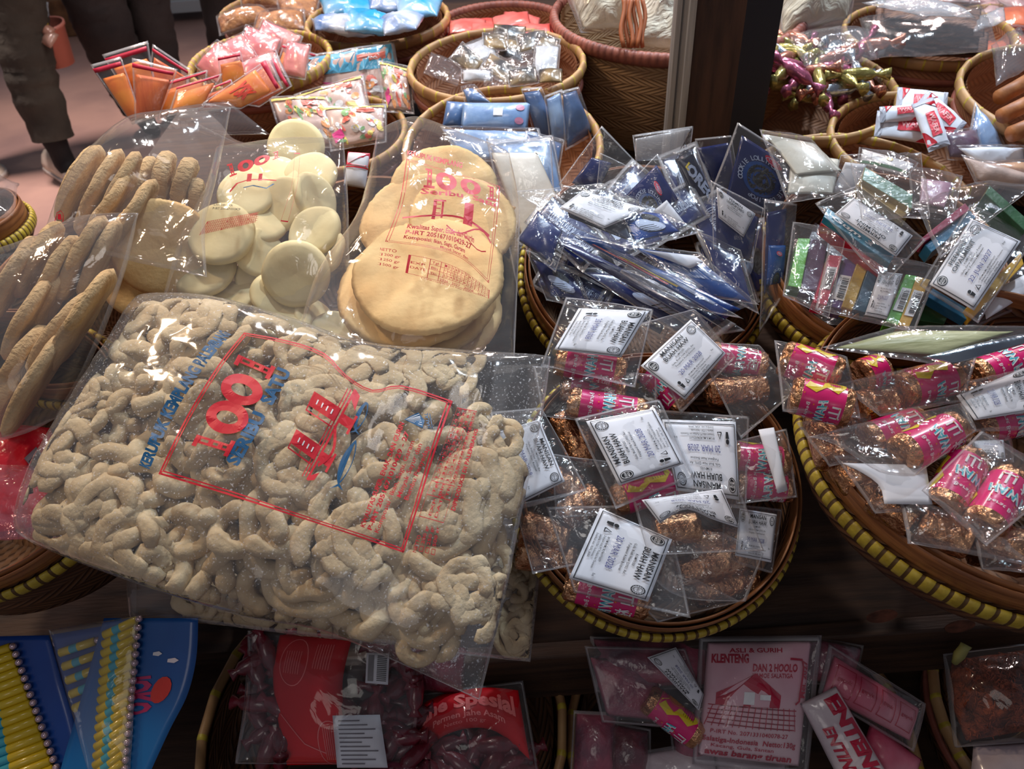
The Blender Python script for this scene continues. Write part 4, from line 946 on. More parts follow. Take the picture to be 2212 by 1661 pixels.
pouch('pouch of paired haw rolls in the middle of the edge basket', [(1745, 945), (2080, 870), (2110, 930), (1975, 1030)], M, .055, group=pg, edges=dict(left=((1800, 960), (1900, 1020))))
pouch('pouch with a plain white label face on copper foil', [(1800, 985), (1990, 985), (2030, 1105), (1890, 1110)], M, .03, labc=Patch((1818, 1000), (2000, 1005), (2014, 1090), (1910, 1088), left=((1860, 1020), (1900, 1050))), group=pg)
pouch('pouch with the dated haw label at the frame edge', [(2060, 830), (2240, 790), (2260, 930), (2090, 935)], M, .045, labc=[(2240, 870) if 0 else (2225, 790), (2235, 905) if 0 else (2250, 885), (2105, 908), (2066, 855)], title=HAW, group=pg)
pouch('clear pouch of upright haw rolls at the front of the edge basket', [(1990, 1060), (2120, 930), (2300, 1040), (2130, 1180)], M, .06, group=pg, bulge=.02)
pouch('small pouch with upturned label behind the upright rolls', [(2090, 945), (2180, 940), (2190, 1000), (2100, 990)], M, .03, labc=[(2172, 992), (2105, 985), (2100, 952), (2168, 950)], title=HAW, group=pg)
GRN = mat('pale_green_sheet', (196, 204, 160), .4, c2=(150, 160, 110), nscale=14, bump=.5, bscale=30, stretch=(1, 6, 1)); SIL = mat('silver_foil', (190, 205, 215), .18, metal=1, bump=.6, bscale=40, c2=(160, 175, 190), nscale=12, bdist=.004)
pouch('flat film bag of pale green crackers lying across the edge basket', [(1772, 752), (1935, 706), (2300, 705), (2035, 790)], M, .085, inner=[('green_sheet', [(1800, 752), (1940, 715), (2190, 716), (2030, 768)], GRN, None, -.001), ('silver_strip', [(1990, 772), (2200, 722), (2300, 720), (2060, 786)], SIL, None, .002)], name='snack_bag', cat='snack bag', bulge=.008, crk=.002)

# gum boxes ------------------------------------------------------
O = BK['O']
def gum(corners, base, lift, depth, col, label, decs=None, tilt=None, yaw=0, side=None):
    pt = Patch(*corners); c = pt.mid(); P = on(base, c[0], c[1], lift, tilt, yaw); n = P[1]
    A = [hit(*p, P) for p in corners]; B = [a - n * depth for a in A]; V = A + B
    root = thing('gum_box', label, 'candy box', P[0], 'chewing gum boxes')
    o = mesh('carton', V, [(0, 3, 2, 1), (4, 5, 6, 7), (0, 1, 5, 4), (1, 2, 6, 5), (2, 3, 7, 6), (3, 0, 4, 7)], [gloss(col), gloss(side or col)], root, smooth=False, mi=[0, 1, 1, 1, 1, 1])
    b = o.modifiers.new('b', 'BEVEL'); b.width = .0008; b.segments = 2
    if decs:
        S = Surf(pt, P, 0, 0); decs.put(onsurf(S, off=.0011), 'printed_art', root)
    return root
def barc(x0=.15, y0=.25, x1=.85, y1=.7, extra=None):
    P = Print(1, 3.4); P.rect(x0, y0 * 3.4, x1, y1 * 3.4, BOXL); k = y0 * 3.4 + .15
    R = random.Random(3)
    while k < y1 * 3.4 - .15:
        w = R.choice((.03, .05, .08)); P.rect(x0 + .25, k, x1 - .08, k + w, BLACK); k += w + R.choice((.04, .07))
    P.text('8 99 1002', x0 + .08, y0 * 3.4 + .2, .16, BLACK, 0, ang=90)
    return P
def word(t, m=WHT, size=.5, w=3.4, sh=.2):
    P = Print(w, 1); P.text(t, .35, .68, size, m, .02, width=w * .6, shear=sh); return P
gum([(1724, 514), (1751, 515), (1730, 622), (1702, 617)], O, .05, .02, (96, 190, 50), 'green gum box standing at the far end of the row', None, side=(60, 130, 40))
P_ = Print(1, 3.4); P_.text('xylos', .3, 1.4, .4, flat((220, 90, 60)), .02, ang=90, width=.9); 
gum([(1751, 515), (1789, 520), (1768, 628), (1730, 622)], O, .048, .02, (96, 76, 110), 'dull purple gum box beside the green one')
gum([(1790, 550), (1821, 553), (1786, 659), (1757, 653)], O, .062, .02, (226, 50, 92), 'pink gum box with a white barcode', barc())
gum([(1824, 558), (1853, 562), (1820, 668), (1788, 660)], O, .056, .02, (110, 84, 150), 'purple gum box with a barcode beside the pink one', barc(.1, .35, .9, .85))
gum([(1852, 566), (1877, 572), (1842, 669), (1818, 662)], O, .06, .02, (216, 176, 70), 'gold gum box in the middle of the row')
gum([(1878, 573), (1902, 578), (1870, 675), (1845, 668)], O, .062, .018, (70, 110, 140), 'steel blue shiny gum box in the row')
gum([(1957, 592), (1981, 596), (1940, 702), (1913, 695)], O, .07, .02, (110, 200, 70), 'bright green gum box with a barcode near the basket wall', barc(.15, .28, .95, .75))
gum([(1981, 596), (2010, 604), (1964, 706), (1940, 702)], O, .07, .02, (240, 190, 70), 'yellow gum box with a barcode at the end of the row', barc(.15, .28, .95, .8))
P_ = word('Cavendish3', sh=.3); gum([(1788, 448), (1932, 552), (1922, 570), (1779, 468)], O, .085, .03, (44, 140, 176), 'teal gum box under the tilted white label', word('Gum 3'))
gum([(1776, 472), (1918, 570), (1908, 588), (1774, 482)], O, .075, .02, (214, 36, 58), 'red gum box under the teal one', word('Lotte'))
gum([(1868, 360), (1972, 420), (1970, 452), (1862, 388)], O, .12, .03, (70, 128, 84), 'dark green mint box on top of the heap', None, side=(190, 170, 110))
gum([(1860, 388), (1968, 452), (1950, 470), (1850, 398)], O, .112, .012, (196, 176, 118), 'straw coloured mint box under the dark green one')
gum([(2085, 438), (2096, 452), (1998, 522), (1988, 516)], O, .09, .02, (176, 36, 84), 'crimson gum box lying beside the mint label')
gum([(2096, 454), (2108, 470), (2012, 545), (1998, 528)], O, .085, .02, (60, 140, 184), 'blue gum box lying under the crimson one')
gum([(2138, 400), (2216, 470), (2216, 500), (2128, 418)], O, .10, .03, (50, 96, 62), 'dark green box at the frame edge behind the mint label')
gum([(2205, 545), (2212, 570), (2098, 690), (2084, 668)], O, .062, .014, (240, 190, 70), 'yellow box edge below the mint label', side=(240, 190, 70))
gum([(2015, 622), (2100, 672), (2088, 690), (2002, 640)], O, .056, .014, (60, 140, 190), 'blue box edge below the mint label')
gum([(1985, 640), (2060, 655), (2040, 700), (1975, 690)], O, .03, .02, (60, 110, 70), 'green box low between yellow box and mint label')
gum([(1760, 480), (1850, 530), (1830, 570), (1745, 520)], O, .03, .02, (70, 60, 74), 'dark box buried under the red and teal pair')
pg = 'mint and gum pouches'
pouch('pouch with tilted upside down label over the teal box', [(1760, 440), (1855, 400), (2000, 520), (1915, 610)], O, .108, labc=[(1936, 555), (1802, 463), (1843, 427), (1972, 509)], title=OPAL, group=pg, bulge=.01, edges=dict(left=((1860, 560),)))
pouch('pouch with large mint label dated 22 JUN 2027', [(1985, 618), (2095, 440), (2240, 510), (2112, 700)], O, .088, labc=[(2008, 614), (2098, 473), (2205, 521), (2104, 671)], title=OPAL, group=pg, bulge=.012)
pouch('pouch of gum boxes hanging over the near basket rim', [(1712, 480), (1830, 500), (1790, 690), (1690, 640)], O, .075, group=pg, crk=.003)
pouch('pouch of gum boxes beside a sideways label', [(1790, 530), (2030, 575), (1975, 720), (1760, 670)], O, .082, labc=[(1900, 585), (1950, 592), (1915, 690), (1868, 680)], title=OPAL, group=pg, lz=-.02)
pouch('crinkled pouch gathered above the dark green mint box', [(1835, 345), (1990, 330), (2010, 470), (1860, 480)], O, .135, group=pg, crk=.005)
pouch('crinkled pouch between the mint boxes and the frame edge', [(1975, 440), (2110, 395), (2240, 400), (2030, 560)], O, .10, group=pg, crk=.004)
pouch('small pouch with dark ring label standing behind the mint boxes', [(1815, 335), (1885, 330), (1860, 430), (1790, 425)], O, .09, labc=[(1826, 350), (1872, 356), (1842, 425), (1797, 415)], group=pg, tilt=50, bulge=.006)
WPK = mat('cream_pack', (226, 226, 214), .4, bump=.5, bscale=30, coat=.3, c2=(196, 204, 198), nscale=12)
pouch('cream sachet stack in clear film behind the tall lollipop pouch', [(1640, 280), (1750, 300), (1850, 420), (1700, 440)], O, .07, inner=[('sachet', [(1652, 290), (1760, 310), (1820, 370), (1720, 380)], WPK, None, -.004), ('sachet', [(1710, 330), (1815, 345), (1800, 420), (1700, 420)], WPK, None, -.01)], group=None, crk=.004)
D_ = Print(2, 1); D_.rect(.0, .75, 2, .9, flat((60, 120, 70))); D_.disk(1.1, .35, .12, YEL)
pouch('white carton with a yellow dot lying against the back rim', [(1855, 318), (1985, 352), (1960, 385), (1850, 360)], O, .05, inner=[('carton', [(1862, 322), (1975, 354), (1955, 380), (1856, 356)], WHT, D_, -.003)])
pouch('pinkish clear pouch behind the crinkled mint pouch', [(1960, 360), (2080, 380), (2060, 470), (1970, 450)], O, .05, inner=[('sachet', [(1990, 385), (2060, 395), (2040, 450), (1985, 440)], (190, 150, 170), None, -.004)], group=None)
pouch('grey pouch with a dull label under the yellow box edge', [(2090, 620), (2240, 560), (2240, 650), (2080, 720)], O, .03, labc=[(2120, 640), (2230, 585), (2235, 625), (2130, 690)], crk=.003)
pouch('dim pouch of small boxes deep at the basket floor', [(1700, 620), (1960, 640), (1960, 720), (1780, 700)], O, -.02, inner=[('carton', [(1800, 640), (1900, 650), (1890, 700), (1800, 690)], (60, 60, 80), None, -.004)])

# cookie lollipop pouches ----------------------------------------
N_ = BK['N']; NAVY = mat('navy_wrapper', (20, 38, 100), .25, coat=.7, bump=.5, bscale=50, c2=(14, 26, 78), nscale=10); BRT = mat('bright_blue_wrapper', (20, 86, 166), .25, coat=.7, bump=.5, bscale=50, c2=(14, 50, 120), nscale=14)
DKG = mat('dark_blue_grey_wrapper', (34, 42, 66), .3, coat=.6, bump=.4, bscale=50); COOK = mat('cookie_black', (30, 32, 36), .6, bump=1, bscale=140, bdist=.003, c2=(60, 64, 68), nscale=120)
OV = flat((206, 40, 70)); PALE = flat((180, 196, 226))
def cookie(cx=.5, cy=.6, r=.27, oval=(.62, .16)):
    P = Print(1, 1.25)
    P.disk(cx, cy, r * 1.28, BRT, 30, ry=r * 1.22); P.disk(cx, cy, r, COOK, 30, ry=r * 1.05)
    for k in range(28): a = 2 * pi * k / 28; P.disk(cx + r * .86 * cos(a), cy + r * .9 * sin(a), r * .06, BLACK, 6)
    P.ring(cx, cy, r * .62, .012, flat((84, 88, 94)))
    P.arc('COOKIE LOLLIPOP  COOKIE LOLLIPOP', cx, cy, r * 1.3, -200, 110, .115, PALE, .02)
    x, y = oval; P.disk(x, y, .17, OV, 24, ry=.075, ang=15); P.ring(x, y, .15, .01, PALE, ry=.06); P.text('OREO', x, y + .028, .085, PALE, .03, width=.2, ang=15, center=True)
    return P
CK = cookie()
pg = 'cookie lollipop pouches'
pouch('tall lollipop pouch with a whole black cookie printed on navy', [(1593, 264), (1728, 352), (1690, 470), (1525, 440)], N_, .11, inner=[('wrapper', [(1602, 292), (1716, 364), (1680, 480), (1566, 432)], NAVY, CK, -.001)], tilt=58, yaw=8, group=pg, bulge=.008, lz=.0)
pouch('lollipop pouch with a slanted label under the tall cookie pouch', [(1535, 390), (1650, 450), (1625, 570), (1540, 545)], N_, .09, inner=[('wrapper', [(1545, 430), (1640, 470), (1620, 565), (1548, 540)], NAVY, None, -.003)], labc=[(1548, 404), (1632, 462), (1606, 512), (1552, 470)], title=LOLI, tilt=45, group=pg, bulge=.006)
pouch('bright blue lollipop pouch hanging at the basket side beside the gum', [(1650, 430), (1722, 440), (1708, 610), (1640, 720)], N_, .07, inner=[('wrapper', [(1655, 460), (1700, 450), (1692, 560), (1650, 640)], NAVY, None, -.003), ('wrapper', [(1660, 530), (1698, 530), (1692, 610), (1655, 618)], BRT, cookie(.5, 1.1, .2, (.55, .3)), .002)], tilt=45, yaw=14, group=pg, bulge=.008)
pouch('lollipop pouch with a shiny silvery top folded over', [(1366, 292), (1498, 272), (1470, 480), (1385, 430)], N_, .09, inner=[('silver_fold', Patch((1372, 300), (1494, 276), (1460, 345), (1372, 348)), film('silver_sheen', .25, .12, .5, 30, 1.2), None, .003), ('wrapper', [(1465, 340), (1480, 310), (1560, 470), (1520, 500)], DKG, None, -.002)], tilt=60, yaw=-8, group=pg, bulge=.008)
Wd = Print(1, 2.6); Wd.text('OREO', .25, .5, .62, PALE, .05, ang=70, width=1.6); Wd.text('L', .3, .4, .4, YEL, .04, ang=70)
pouch('dark lollipop packet with white and yellow letters leaning back', [(1452, 330), (1500, 310), (1570, 480), (1530, 500)], N_, .075, inner=[('wrapper', [(1458, 345), (1495, 325), (1560, 470), (1522, 488)], DKG, Wd, -.002)], tilt=55, group=pg, bulge=.006)
pouch('navy lollipop pouch standing behind the silvery fold', [(1500, 300), (1580, 292), (1600, 420), (1540, 440)], N_, .06, inner=[('wrapper', [(1505, 320), (1575, 308), (1590, 400), (1545, 420)], NAVY, None, -.002)], tilt=62, group=pg, bulge=.005)
pouch('lollipop pouch with small red oval and cookie arc lettering', [(1420, 332), (1470, 420), (1440, 520), (1335, 420)], N_, .085, inner=[('wrapper', [(1418, 356), (1465, 430), (1430, 520), (1345, 428)], NAVY, cookie(.5, .85, .22, (.4, .35)), -.002)], labc=[(1440, 432), (1478, 480), (1460, 520), (1412, 455)], tilt=52, yaw=-10, group=pg, bulge=.006, lz=.0)
pouch('lollipop pouch with an empty peaked corner above the cracker bag', [(1300, 272), (1375, 350), (1330, 430), (1205, 400)], N_, .06, inner=[('wrapper', [(1278, 340), (1322, 352), (1290, 420), (1235, 395)], NAVY, None, -.003)], tilt=55, yaw=-12, group=pg, bulge=.006)
pouch('clear greyish pouch corner between the peaked pouches', [(1296, 330), (1360, 360), (1350, 430), (1288, 410)], N_, .075, tilt=55, group=pg, bulge=.004)
D_ = Print(1.6, 1); D_.disk(.9, .35, .3, COOK, 24, ry=.16, ang=12); D_.disk(.75, .6, .5, PALE, 24, ry=.2, ang=12); D_.disk(.95, .32, .28, COOK, 24, ry=.14, ang=12)
for k in range(5): D_.line([(.35 + k * .05, .62 + k * .05), (.9 + k * .05, .58 + k * .07)], .015, BLACK)
pouch('big flat lollipop pouch with an ingredients label lying on top', [(1110, 414), (1300, 396), (1522, 502), (1362, 540)], N_, .105, inner=[('wrapper', [(1340, 452), (1430, 462), (1470, 500), (1372, 525)], BRT, D_, -.002), ('wrapper', [(1220, 440), (1340, 452), (1370, 525), (1230, 470)], DKG, None, -.004)], labc=[(1258, 412), (1402, 452), (1304, 493), (1208, 450)], title=LOLI, group=pg, bulge=.008, edges=dict(left=((1180, 460), (1270, 505))), nu=34)
P2 = Print(4, 1); P2.text('OREO', 1.4, .8, .9, PALE, .08, width=1.0); P2.text('R', .95, .62, .5, YEL, .05); P2.text('COOKIE LOLLIPOP', 2.6, .7, .3, PALE, .02, width=1.2); P2.poly([(.35, .1), (.75, .1), (.75, .6), (.35, .6)], flat((226, 150, 160))); P2.disk(.12, .4, .12, PALE)
pouch('long blue lollipop packet seen edge on with big white letters', [(1232, 505), (1300, 512), (1606, 690), (1570, 715)], N_, .075, inner=[('wrapper', [(1240, 512), (1300, 520), (1600, 668), (1566, 690)], BRT, P2, -.001)], group=pg, bulge=.006, edges=dict(top=((1380, 540), (1520, 620)), bottom=((1340, 590), (1460, 655))))
P3 = Print(4, 1); P3.text('COOKIE LOLLIPOP', .6, .6, .42, PALE, .02, width=1.8); P3.text('COOKIE LOLLIPOP', 2.6, .6, .34, PALE, .02, width=1.3)
pouch('second long navy lollipop packet below the edge on one', [(1165, 500), (1250, 520), (1590, 700), (1540, 740)], N_, .055, inner=[('wrapper', [(1170, 508), (1240, 530), (1570, 690), (1530, 715)], NAVY, P3, -.001)], group=pg, bulge=.006)
pouch('blue lollipop packet crossing beneath the flat top pouch', [(1360, 530), (1510, 545), (1640, 660), (1520, 640)], N_, .07, inner=[('wrapper', [(1370, 536), (1500, 552), (1625, 655), (1530, 640)], BRT, P3, -.002)], labc=[(1386, 540), (1500, 552), (1520, 566), (1490, 580)], group=pg, bulge=.006, lz=0)
pouch('blue lollipop packet reaching down toward the gum basket', [(1510, 500), (1600, 540), (1640, 680), (1560, 640)], N_, .06, inner=[('wrapper', [(1515, 510), (1595, 550), (1630, 670), (1560, 630)], NAVY, None, -.002)], group=pg, bulge=.006)
pouch('lollipop pouch with a narrow white label above the haw labels', [(1240, 575), (1420, 590), (1610, 715), (1480, 735)], N_, .035, inner=[('wrapper', [(1250, 585), (1400, 600), (1560, 700), (1460, 715)], NAVY, D_, -.003)], labc=[(1385, 600), (1440, 612), (1530, 690), (1478, 692)], title=LOLI, group=pg, bulge=.006)
pouch('leftmost navy lollipop packet sticking out over the rim', [(1160, 445), (1230, 500), (1200, 590), (1115, 520)], N_, .07, inner=[('wrapper', [(1162, 455), (1215, 500), (1190, 570), (1118, 518)], NAVY, None, -.002)], group=pg, tilt=30, bulge=.005)
pouch('lower left lollipop pouch showing black and white cookie art', [(1135, 540), (1245, 580), (1280, 670), (1180, 650)], N_, .03, inner=[('wrapper', [(1150, 560), (1235, 590), (1270, 655), (1190, 640)], NAVY, D_, -.002)], group=pg, bulge=.006)
for i, (x, y, r_, lf) in enumerate([(1300, 570, 25, .02), (1440, 470, -30, .05), (1330, 480, 60, .045), (1570, 590, 70, .03), (1480, 610, 30, .02), (1240, 620, 30, .01), (1400, 430, 40, .05), (1225, 500, 40, .045), (1290, 640, 25, .0), (1550, 500, 65, .045), (1620, 560, 80, .02), (1380, 655, 28, .01), (1490, 400, 70, .04)]):
    a = rad(r_); q = [(x + 84 * sx * cos(a) - 46 * sy * sin(a), y + 84 * sx * sin(a) + 46 * sy * cos(a)) for sx, sy in ((-1, -1), (1, -1), (1, 1), (-1, 1))]
    q2 = [(x + 72 * sx * cos(a) - 38 * sy * sin(a), y + 72 * sx * sin(a) + 38 * sy * cos(a)) for sx, sy in ((-1, -1), (1, -1), (1, 1), (-1, 1))]
    pouch('navy lollipop packet buried in the middle of the blue heap', q, N_, lf, inner=[('wrapper', q2, NAVY, P3 if i % 2 else D_, -.002)], group='buried lollipop packets', bulge=.006, nu=14, nv=10)
# ---------------------------------------------------------------- rear baskets
def poly4(cx, cy, w, h, ang=0, sk=0):
    a = rad(ang); return [(cx + (x * w / 2 + sk * y * h / 2) * cos(a) - y * h / 2 * sin(a), cy + (x * w / 2 + sk * y * h / 2) * sin(a) + y * h / 2 * cos(a)) for x, y in ((-1, -1), (1, -1), (1, 1), (-1, 1))]
def sachet(label, corners, base, lift, col, decs=None, tilt=None, yaw=0, bulge=.008, name='sachet', cat='packet', group=None, crk=.0015, nu=14, nv=12, under=.6, wrap=None):
    pt = Patch(*corners); c = pt.mid(); P = on(base, c[0], c[1], lift, tilt, yaw); S = Surf(pt, P, bulge, crk, int(c[0] + c[1] * 3) % 83, 24)
    m = gloss(col) if isinstance(col, tuple) else col
    if not decs and not wrap:
        o = pillow(name, S, m, None, P[0], nu, nv, under=under); return tag(o, label, cat, group)
    r = thing(name, label, cat, P[0], group)
    o = pillow('packet' if name != 'packet' else 'wrapper', S, m, r, nu=nu, nv=nv, under=under)
    if decs: decs.put(onsurf(S, off=.0008), 'printed_art', o)
    if wrap:
        cs = Patch(*wrap); S2 = Surf(cs, up(P, .001), bulge + .004, .003, 5, 24); pillow('film', S2, [FILM, FEDGE], r, nu=20, nv=16, weld=1)
    return r
# orange chips in zip bags
ORA = mat('orange_chips', (246, 150, 40), .5, c2=(232, 116, 40), nscale=22, bump=.3, coat=.3); ORB = mat('deep_orange_chips', (226, 112, 44), .5, c2=(206, 90, 34), nscale=22, bump=.3, stretch=(6, 1, 1), coat=.3)
ZIPR = flat((206, 40, 76)); REDP = flat((232, 60, 30)); A_ = BK['A']
def zipbag(label, tl, tr, br, bl, d, m, tilt, yaw, marks=False, grp='orange zip bags'):
    P = pl(sum(p[0] for p in (tl, tr, br, bl)) / 4, sum(p[1] for p in (tl, tr, br, bl)) / 4, d, tilt, yaw)
    r = thing('zip_bag', label, 'snack bag', P[0], grp); q = Patch(tl, tr, br, bl)
    S = Surf(q, P, .006, .0012, tl[0] % 17, 20); pillow('film', S, [FILM, FEDGE], r, nu=16, nv=14, weld=1)
    S2 = Surf(Patch(q.px(.07, .24), q.px(.93, .24), q.px(.95, .95), q.px(.06, .95)), up(P, -.001), .006, .0006, 3, 22); c = pillow('chips', S2, m, r, nu=12, nv=10)
    if marks: Print(1, 1).text('YSK', .12, .62, .5, REDP, .05, width=.7, ang=6).put(onsurf(S2, off=.0008), 'lettering', c)
    Sx = Surf(Patch(q.px(.03, .08), q.px(.97, .08), q.px(.97, .15), q.px(.03, .15)), P, 0, 0); sheet('zip_strip', Sx, ZIPR, r, 6, 3, off=.005)
zipbag('orange zip bag fanned farthest toward the aisle', (195, 140), (262, 122), (310, 262), (286, 270), 1.30, ORA, 62, -14)
zipbag('orange zip bag with wide red strip standing second from the aisle', (220, 118), (320, 88), (346, 236), (300, 250), 1.31, ORA, 62, -8)
zipbag('orange zip bag with ribbed deep orange chips', (285, 125), (385, 150), (345, 250), (292, 268), 1.27, ORB, 60, 0)
zipbag('deep orange zip bag behind the ribbed one', (330, 95), (412, 150), (400, 235), (318, 200), 1.34, ORB, 60, 6)
zipbag('amber zip bag leaning between ribbed chips and the pink basket', (345, 180), (450, 150), (440, 220), (340, 262), 1.29, ORA, 50, 10)
zipbag('amber zip bag with a red strip lying across the front', (382, 188), (482, 158), (440, 232), (362, 252), 1.26, ORA, 44, 12)
zipbag('deep orange zip bag low beside the loose bag flap', (430, 200), (500, 170), (520, 230), (420, 245), 1.28, ORB, 44, 10)
zipbag('orange zip bag with large red characters', (585, 122), (612, 190), (520, 236), (432, 226), 1.25, ORA, 50, 14, True)
zipbag('orange zip bag directly behind the lettered one', (600, 118), (632, 186), (560, 232), (470, 215), 1.29, ORB, 50, 14)
zipbag('orange zip bag at the back edge of the pink pile', (612, 95), (690, 118), (640, 170), (590, 160), 1.38, ORA, 40, 0)
zipbag('orange zip bag standing upright before the pink bags', (470, 120), (520, 110), (540, 190), (480, 205), 1.34, ORA, 60, 0)
PNK = mat('pink_zip_film', (240, 130, 140), .3, coat=.6, bump=.8, bscale=30, c2=(246, 170, 150), nscale=9)
for i, (x, y, w, h, an, lb) in enumerate([(505, 118, 80, 60, -30, 'pink crumpled packet leaning on the round basket rim'), (560, 100, 80, 62, 20, 'pink packet with white glare in the middle of the zip bags'), (600, 84, 90, 50, 25, 'pink packet topmost of the pile by the basket rim'), (470, 135, 70, 60, -50, 'pink packet nearest the basket rim toward the aisle'), (560, 150, 90, 50, -20, 'pink packet buried behind the lettered orange bag'), (640, 130, 50, 70, 10, 'pink edged packet beside the blue toy candy pack')]):
    sachet(lb, poly4(x, y, w, h, an), A_, .04 + .006 * i, PNK, bulge=.01, crk=.004, tilt=35, wrap=poly4(x, y, w * 1.1, h * 1.12, an))
# brittle bags
BRT_ = mat('nut_brittle', (206, 140, 76), .5, c2=(150, 88, 42), nscale=60, bump=1, bscale=90, bdist=.004, coat=.3)
for c_, lb in (([(470, 40), (560, 14), (600, 40), (478, 74)], 'slab of nut brittle in film reaching over the basket toward the aisle'), ([(560, 30), (655, 26), (660, 66), (545, 78)], 'dark nut brittle bag nearest the orange zip bags'), ([(520, -10), (610, -12), (600, 14), (525, 14)], 'nut brittle bag topmost in the far basket'), ([(600, 0), (690, 0), (680, 48), (610, 44)], 'rounded nut brittle bag beside the blue snack bags')):
    sachet(lb, c_, BK['Z'], .03, BRT_, bulge=.022, crk=.003, name='brittle_bag', cat='snack bag', wrap=[(p[0] + (4 if i in (1, 2) else -4), p[1] + (5 if i > 1 else -5)) for i, p in enumerate(c_)], tilt=20)
LB = mat('sky_blue_bag', (36, 160, 214), .3, coat=.6, bump=.7, bscale=24, c2=(210, 222, 232), nscale=5, bdist=.005); LBW = mat('white_blue_bag', (216, 224, 236), .3, coat=.6, bump=.8, bscale=24, c2=(90, 130, 190), nscale=16, bdist=.005)
for i, (c_, m_, lb) in enumerate([([(672, 40), (800, 48), (810, 80), (680, 66)], LBW, 'white speckled snack bag at the near rim of the blue heap'), ([(740, 20), (860, 40), (850, 78), (745, 70)], LB, 'sky blue snack bag lying across the near rim'), ([(820, 40), (920, 34), (900, 66), (830, 78)], LBW, 'white and blue snack bag near the rose rimmed basket'), ([(690, 0), (800, -6), (810, 36), (700, 34)], LB, 'sky blue snack bag beside the nut brittle'), ([(790, -20), (890, -14), (885, 30), (800, 22)], LBW, 'white topped snack bag in the middle of the blue heap'), ([(850, -10), (960, -8), (945, 38), (860, 36)], LB, 'deep blue snack bag at the back of the blue heap'), ([(700, -50), (900, -50), (900, -12), (700, -10)], LB, 'blue snack bag farthest back in the heap')]):
    sachet(lb, c_, BK['Y'], .035 + .008 * (i % 3), m_, bulge=.018, crk=.005, name='snack_bag', cat='snack bag', group='blue and white snack bags', nu=18, nv=14)
CORAL = mat('coral_packet', (238, 84, 74), .3, coat=.7, bump=.8, bscale=40, c2=(244, 130, 120), nscale=12)
for i in range(9):
    x = 985 + (i * 47) % 210; y = 50 - (i * 23) % 46 + (12 if x < 1050 else 0)
    sachet('coral red packet in the rose rimmed basket of identical packets', poly4(x, y + 20, 80, 30, -12 + (i * 31) % 24), BK['X'], .02 + .006 * i, CORAL, bulge=.01, crk=.003, group='coral red packets')
# black and white packets
BW = mat('black_gold_packet', (50, 50, 54), .3, coat=.7, bump=.8, bscale=50, c2=(170, 140, 90), nscale=14)
for i, (x, y, w, h, an, k) in enumerate([(1035, 112, 66, 44, -20, 1), (1105, 108, 50, 40, 10, 0), (1180, 130, 50, 60, 5, 1), (1130, 135, 60, 40, -20, 2), (960, 150, 80, 50, 20, 2), (1030, 165, 60, 24, 0, 1), (1080, 150, 70, 40, 30, 0), (1150, 90, 60, 40, -10, 0), (1100, 75, 70, 40, 5, 3), (1180, 95, 50, 30, 15, 0), (1130, 165, 60, 34, -8, 0), (1010, 130, 60, 40, 40, 0), (1190, 165, 50, 30, 0, 3), (1070, 90, 50, 34, 0, 0), (1070, 175, 50, 24, 4, 2)]):
    lb = ('black foil packet in the pale rimmed basket', 'white labelled packet in the pale rimmed basket', 'clear grey packet in the pale rimmed basket', 'black and gold striped packet in the pale rimmed basket')[k]
    sachet(lb, poly4(x, y, w, h, an), BK['Wb'], .0 + .003 * i + (.012 if k == 1 else 0), (BW, mat('grey_white_packet', (186, 188, 194), .45, bump=.5, bscale=40), FILM, BW)[k], bulge=.006, crk=.003, group=lb + 's', tilt=12 + (i * 7) % 20, yaw=(i * 37) % 40 - 20, wrap=poly4(x, y, w * 1.15, h * 1.2, an) if k in (0, 1) else None)
# pale blue packets
PB1 = mat('denim_packet', (84, 116, 164), .3, coat=.6, bump=.6, bscale=40, c2=(52, 78, 122), nscale=14); PB2 = mat('ice_blue_packet', (150, 180, 218), .3, coat=.6, bump=.6, bscale=40, c2=(112, 146, 196), nscale=24)
D_ = Print(1.8, 1); D_.poly([(.85, .3), (1.1, .3), (1.1, .6), (.85, .6)], WHT); D_.disk(1.55, .25, .12, flat((196, 130, 160))); D_.disk(1.55, .75, .12, flat((196, 130, 160)))
sachet('ice blue packet lying flat with pink dots on its end', [(1000, 222), (1145, 222), (1140, 280), (995, 275)], BK['C'], .05, PB2, D_, tilt=40)
sachet('denim blue packet behind the flat ice blue one', [(965, 218), (1010, 222), (995, 275), (955, 275)], BK['C'], .045, PB1, tilt=40)
for i, (c_, m_, lb) in enumerate([([(1130, 200), (1165, 195), (1215, 300), (1165, 310)], PB1, 'first denim packet standing right of the flat ice blue one'), ([(1180, 215), (1210, 200), (1230, 300), (1195, 320)], PB2, 'ice blue packet standing on edge in the fan'), ([(1215, 205), (1245, 195), (1280, 285), (1225, 320)], PB1, 'last denim packet of the fan near the tall basket'), ([(1000, 195), (1020, 190), (1060, 222), (1010, 225)], PB1, 'small denim packet corner behind the flat one'), ([(955, 280), (1160, 285), (1180, 340), (1000, 345)], PB2, 'pale packet lying behind the round cracker bag'), ([(1060, 320), (1190, 300), (1215, 420), (1110, 420)], PB2, 'pale packet below the fan by the lollipop peaks'), ([(1140, 290), (1215, 310), (1200, 390), (1120, 380)], PB1, 'denim packet deep under the fan')]):
    sachet(lb, c_, BK['C'], .02 + .008 * (i < 3), m_, tilt=60 if i < 3 else 30, yaw=(10, 16, 22, 0, 0, 6, 0)[i], bulge=.007, crk=.003, wrap=[(p[0] + (5 if k in (1, 2) else -5), p[1] + (6 if k > 1 else -8)) for k, p in enumerate(c_)])
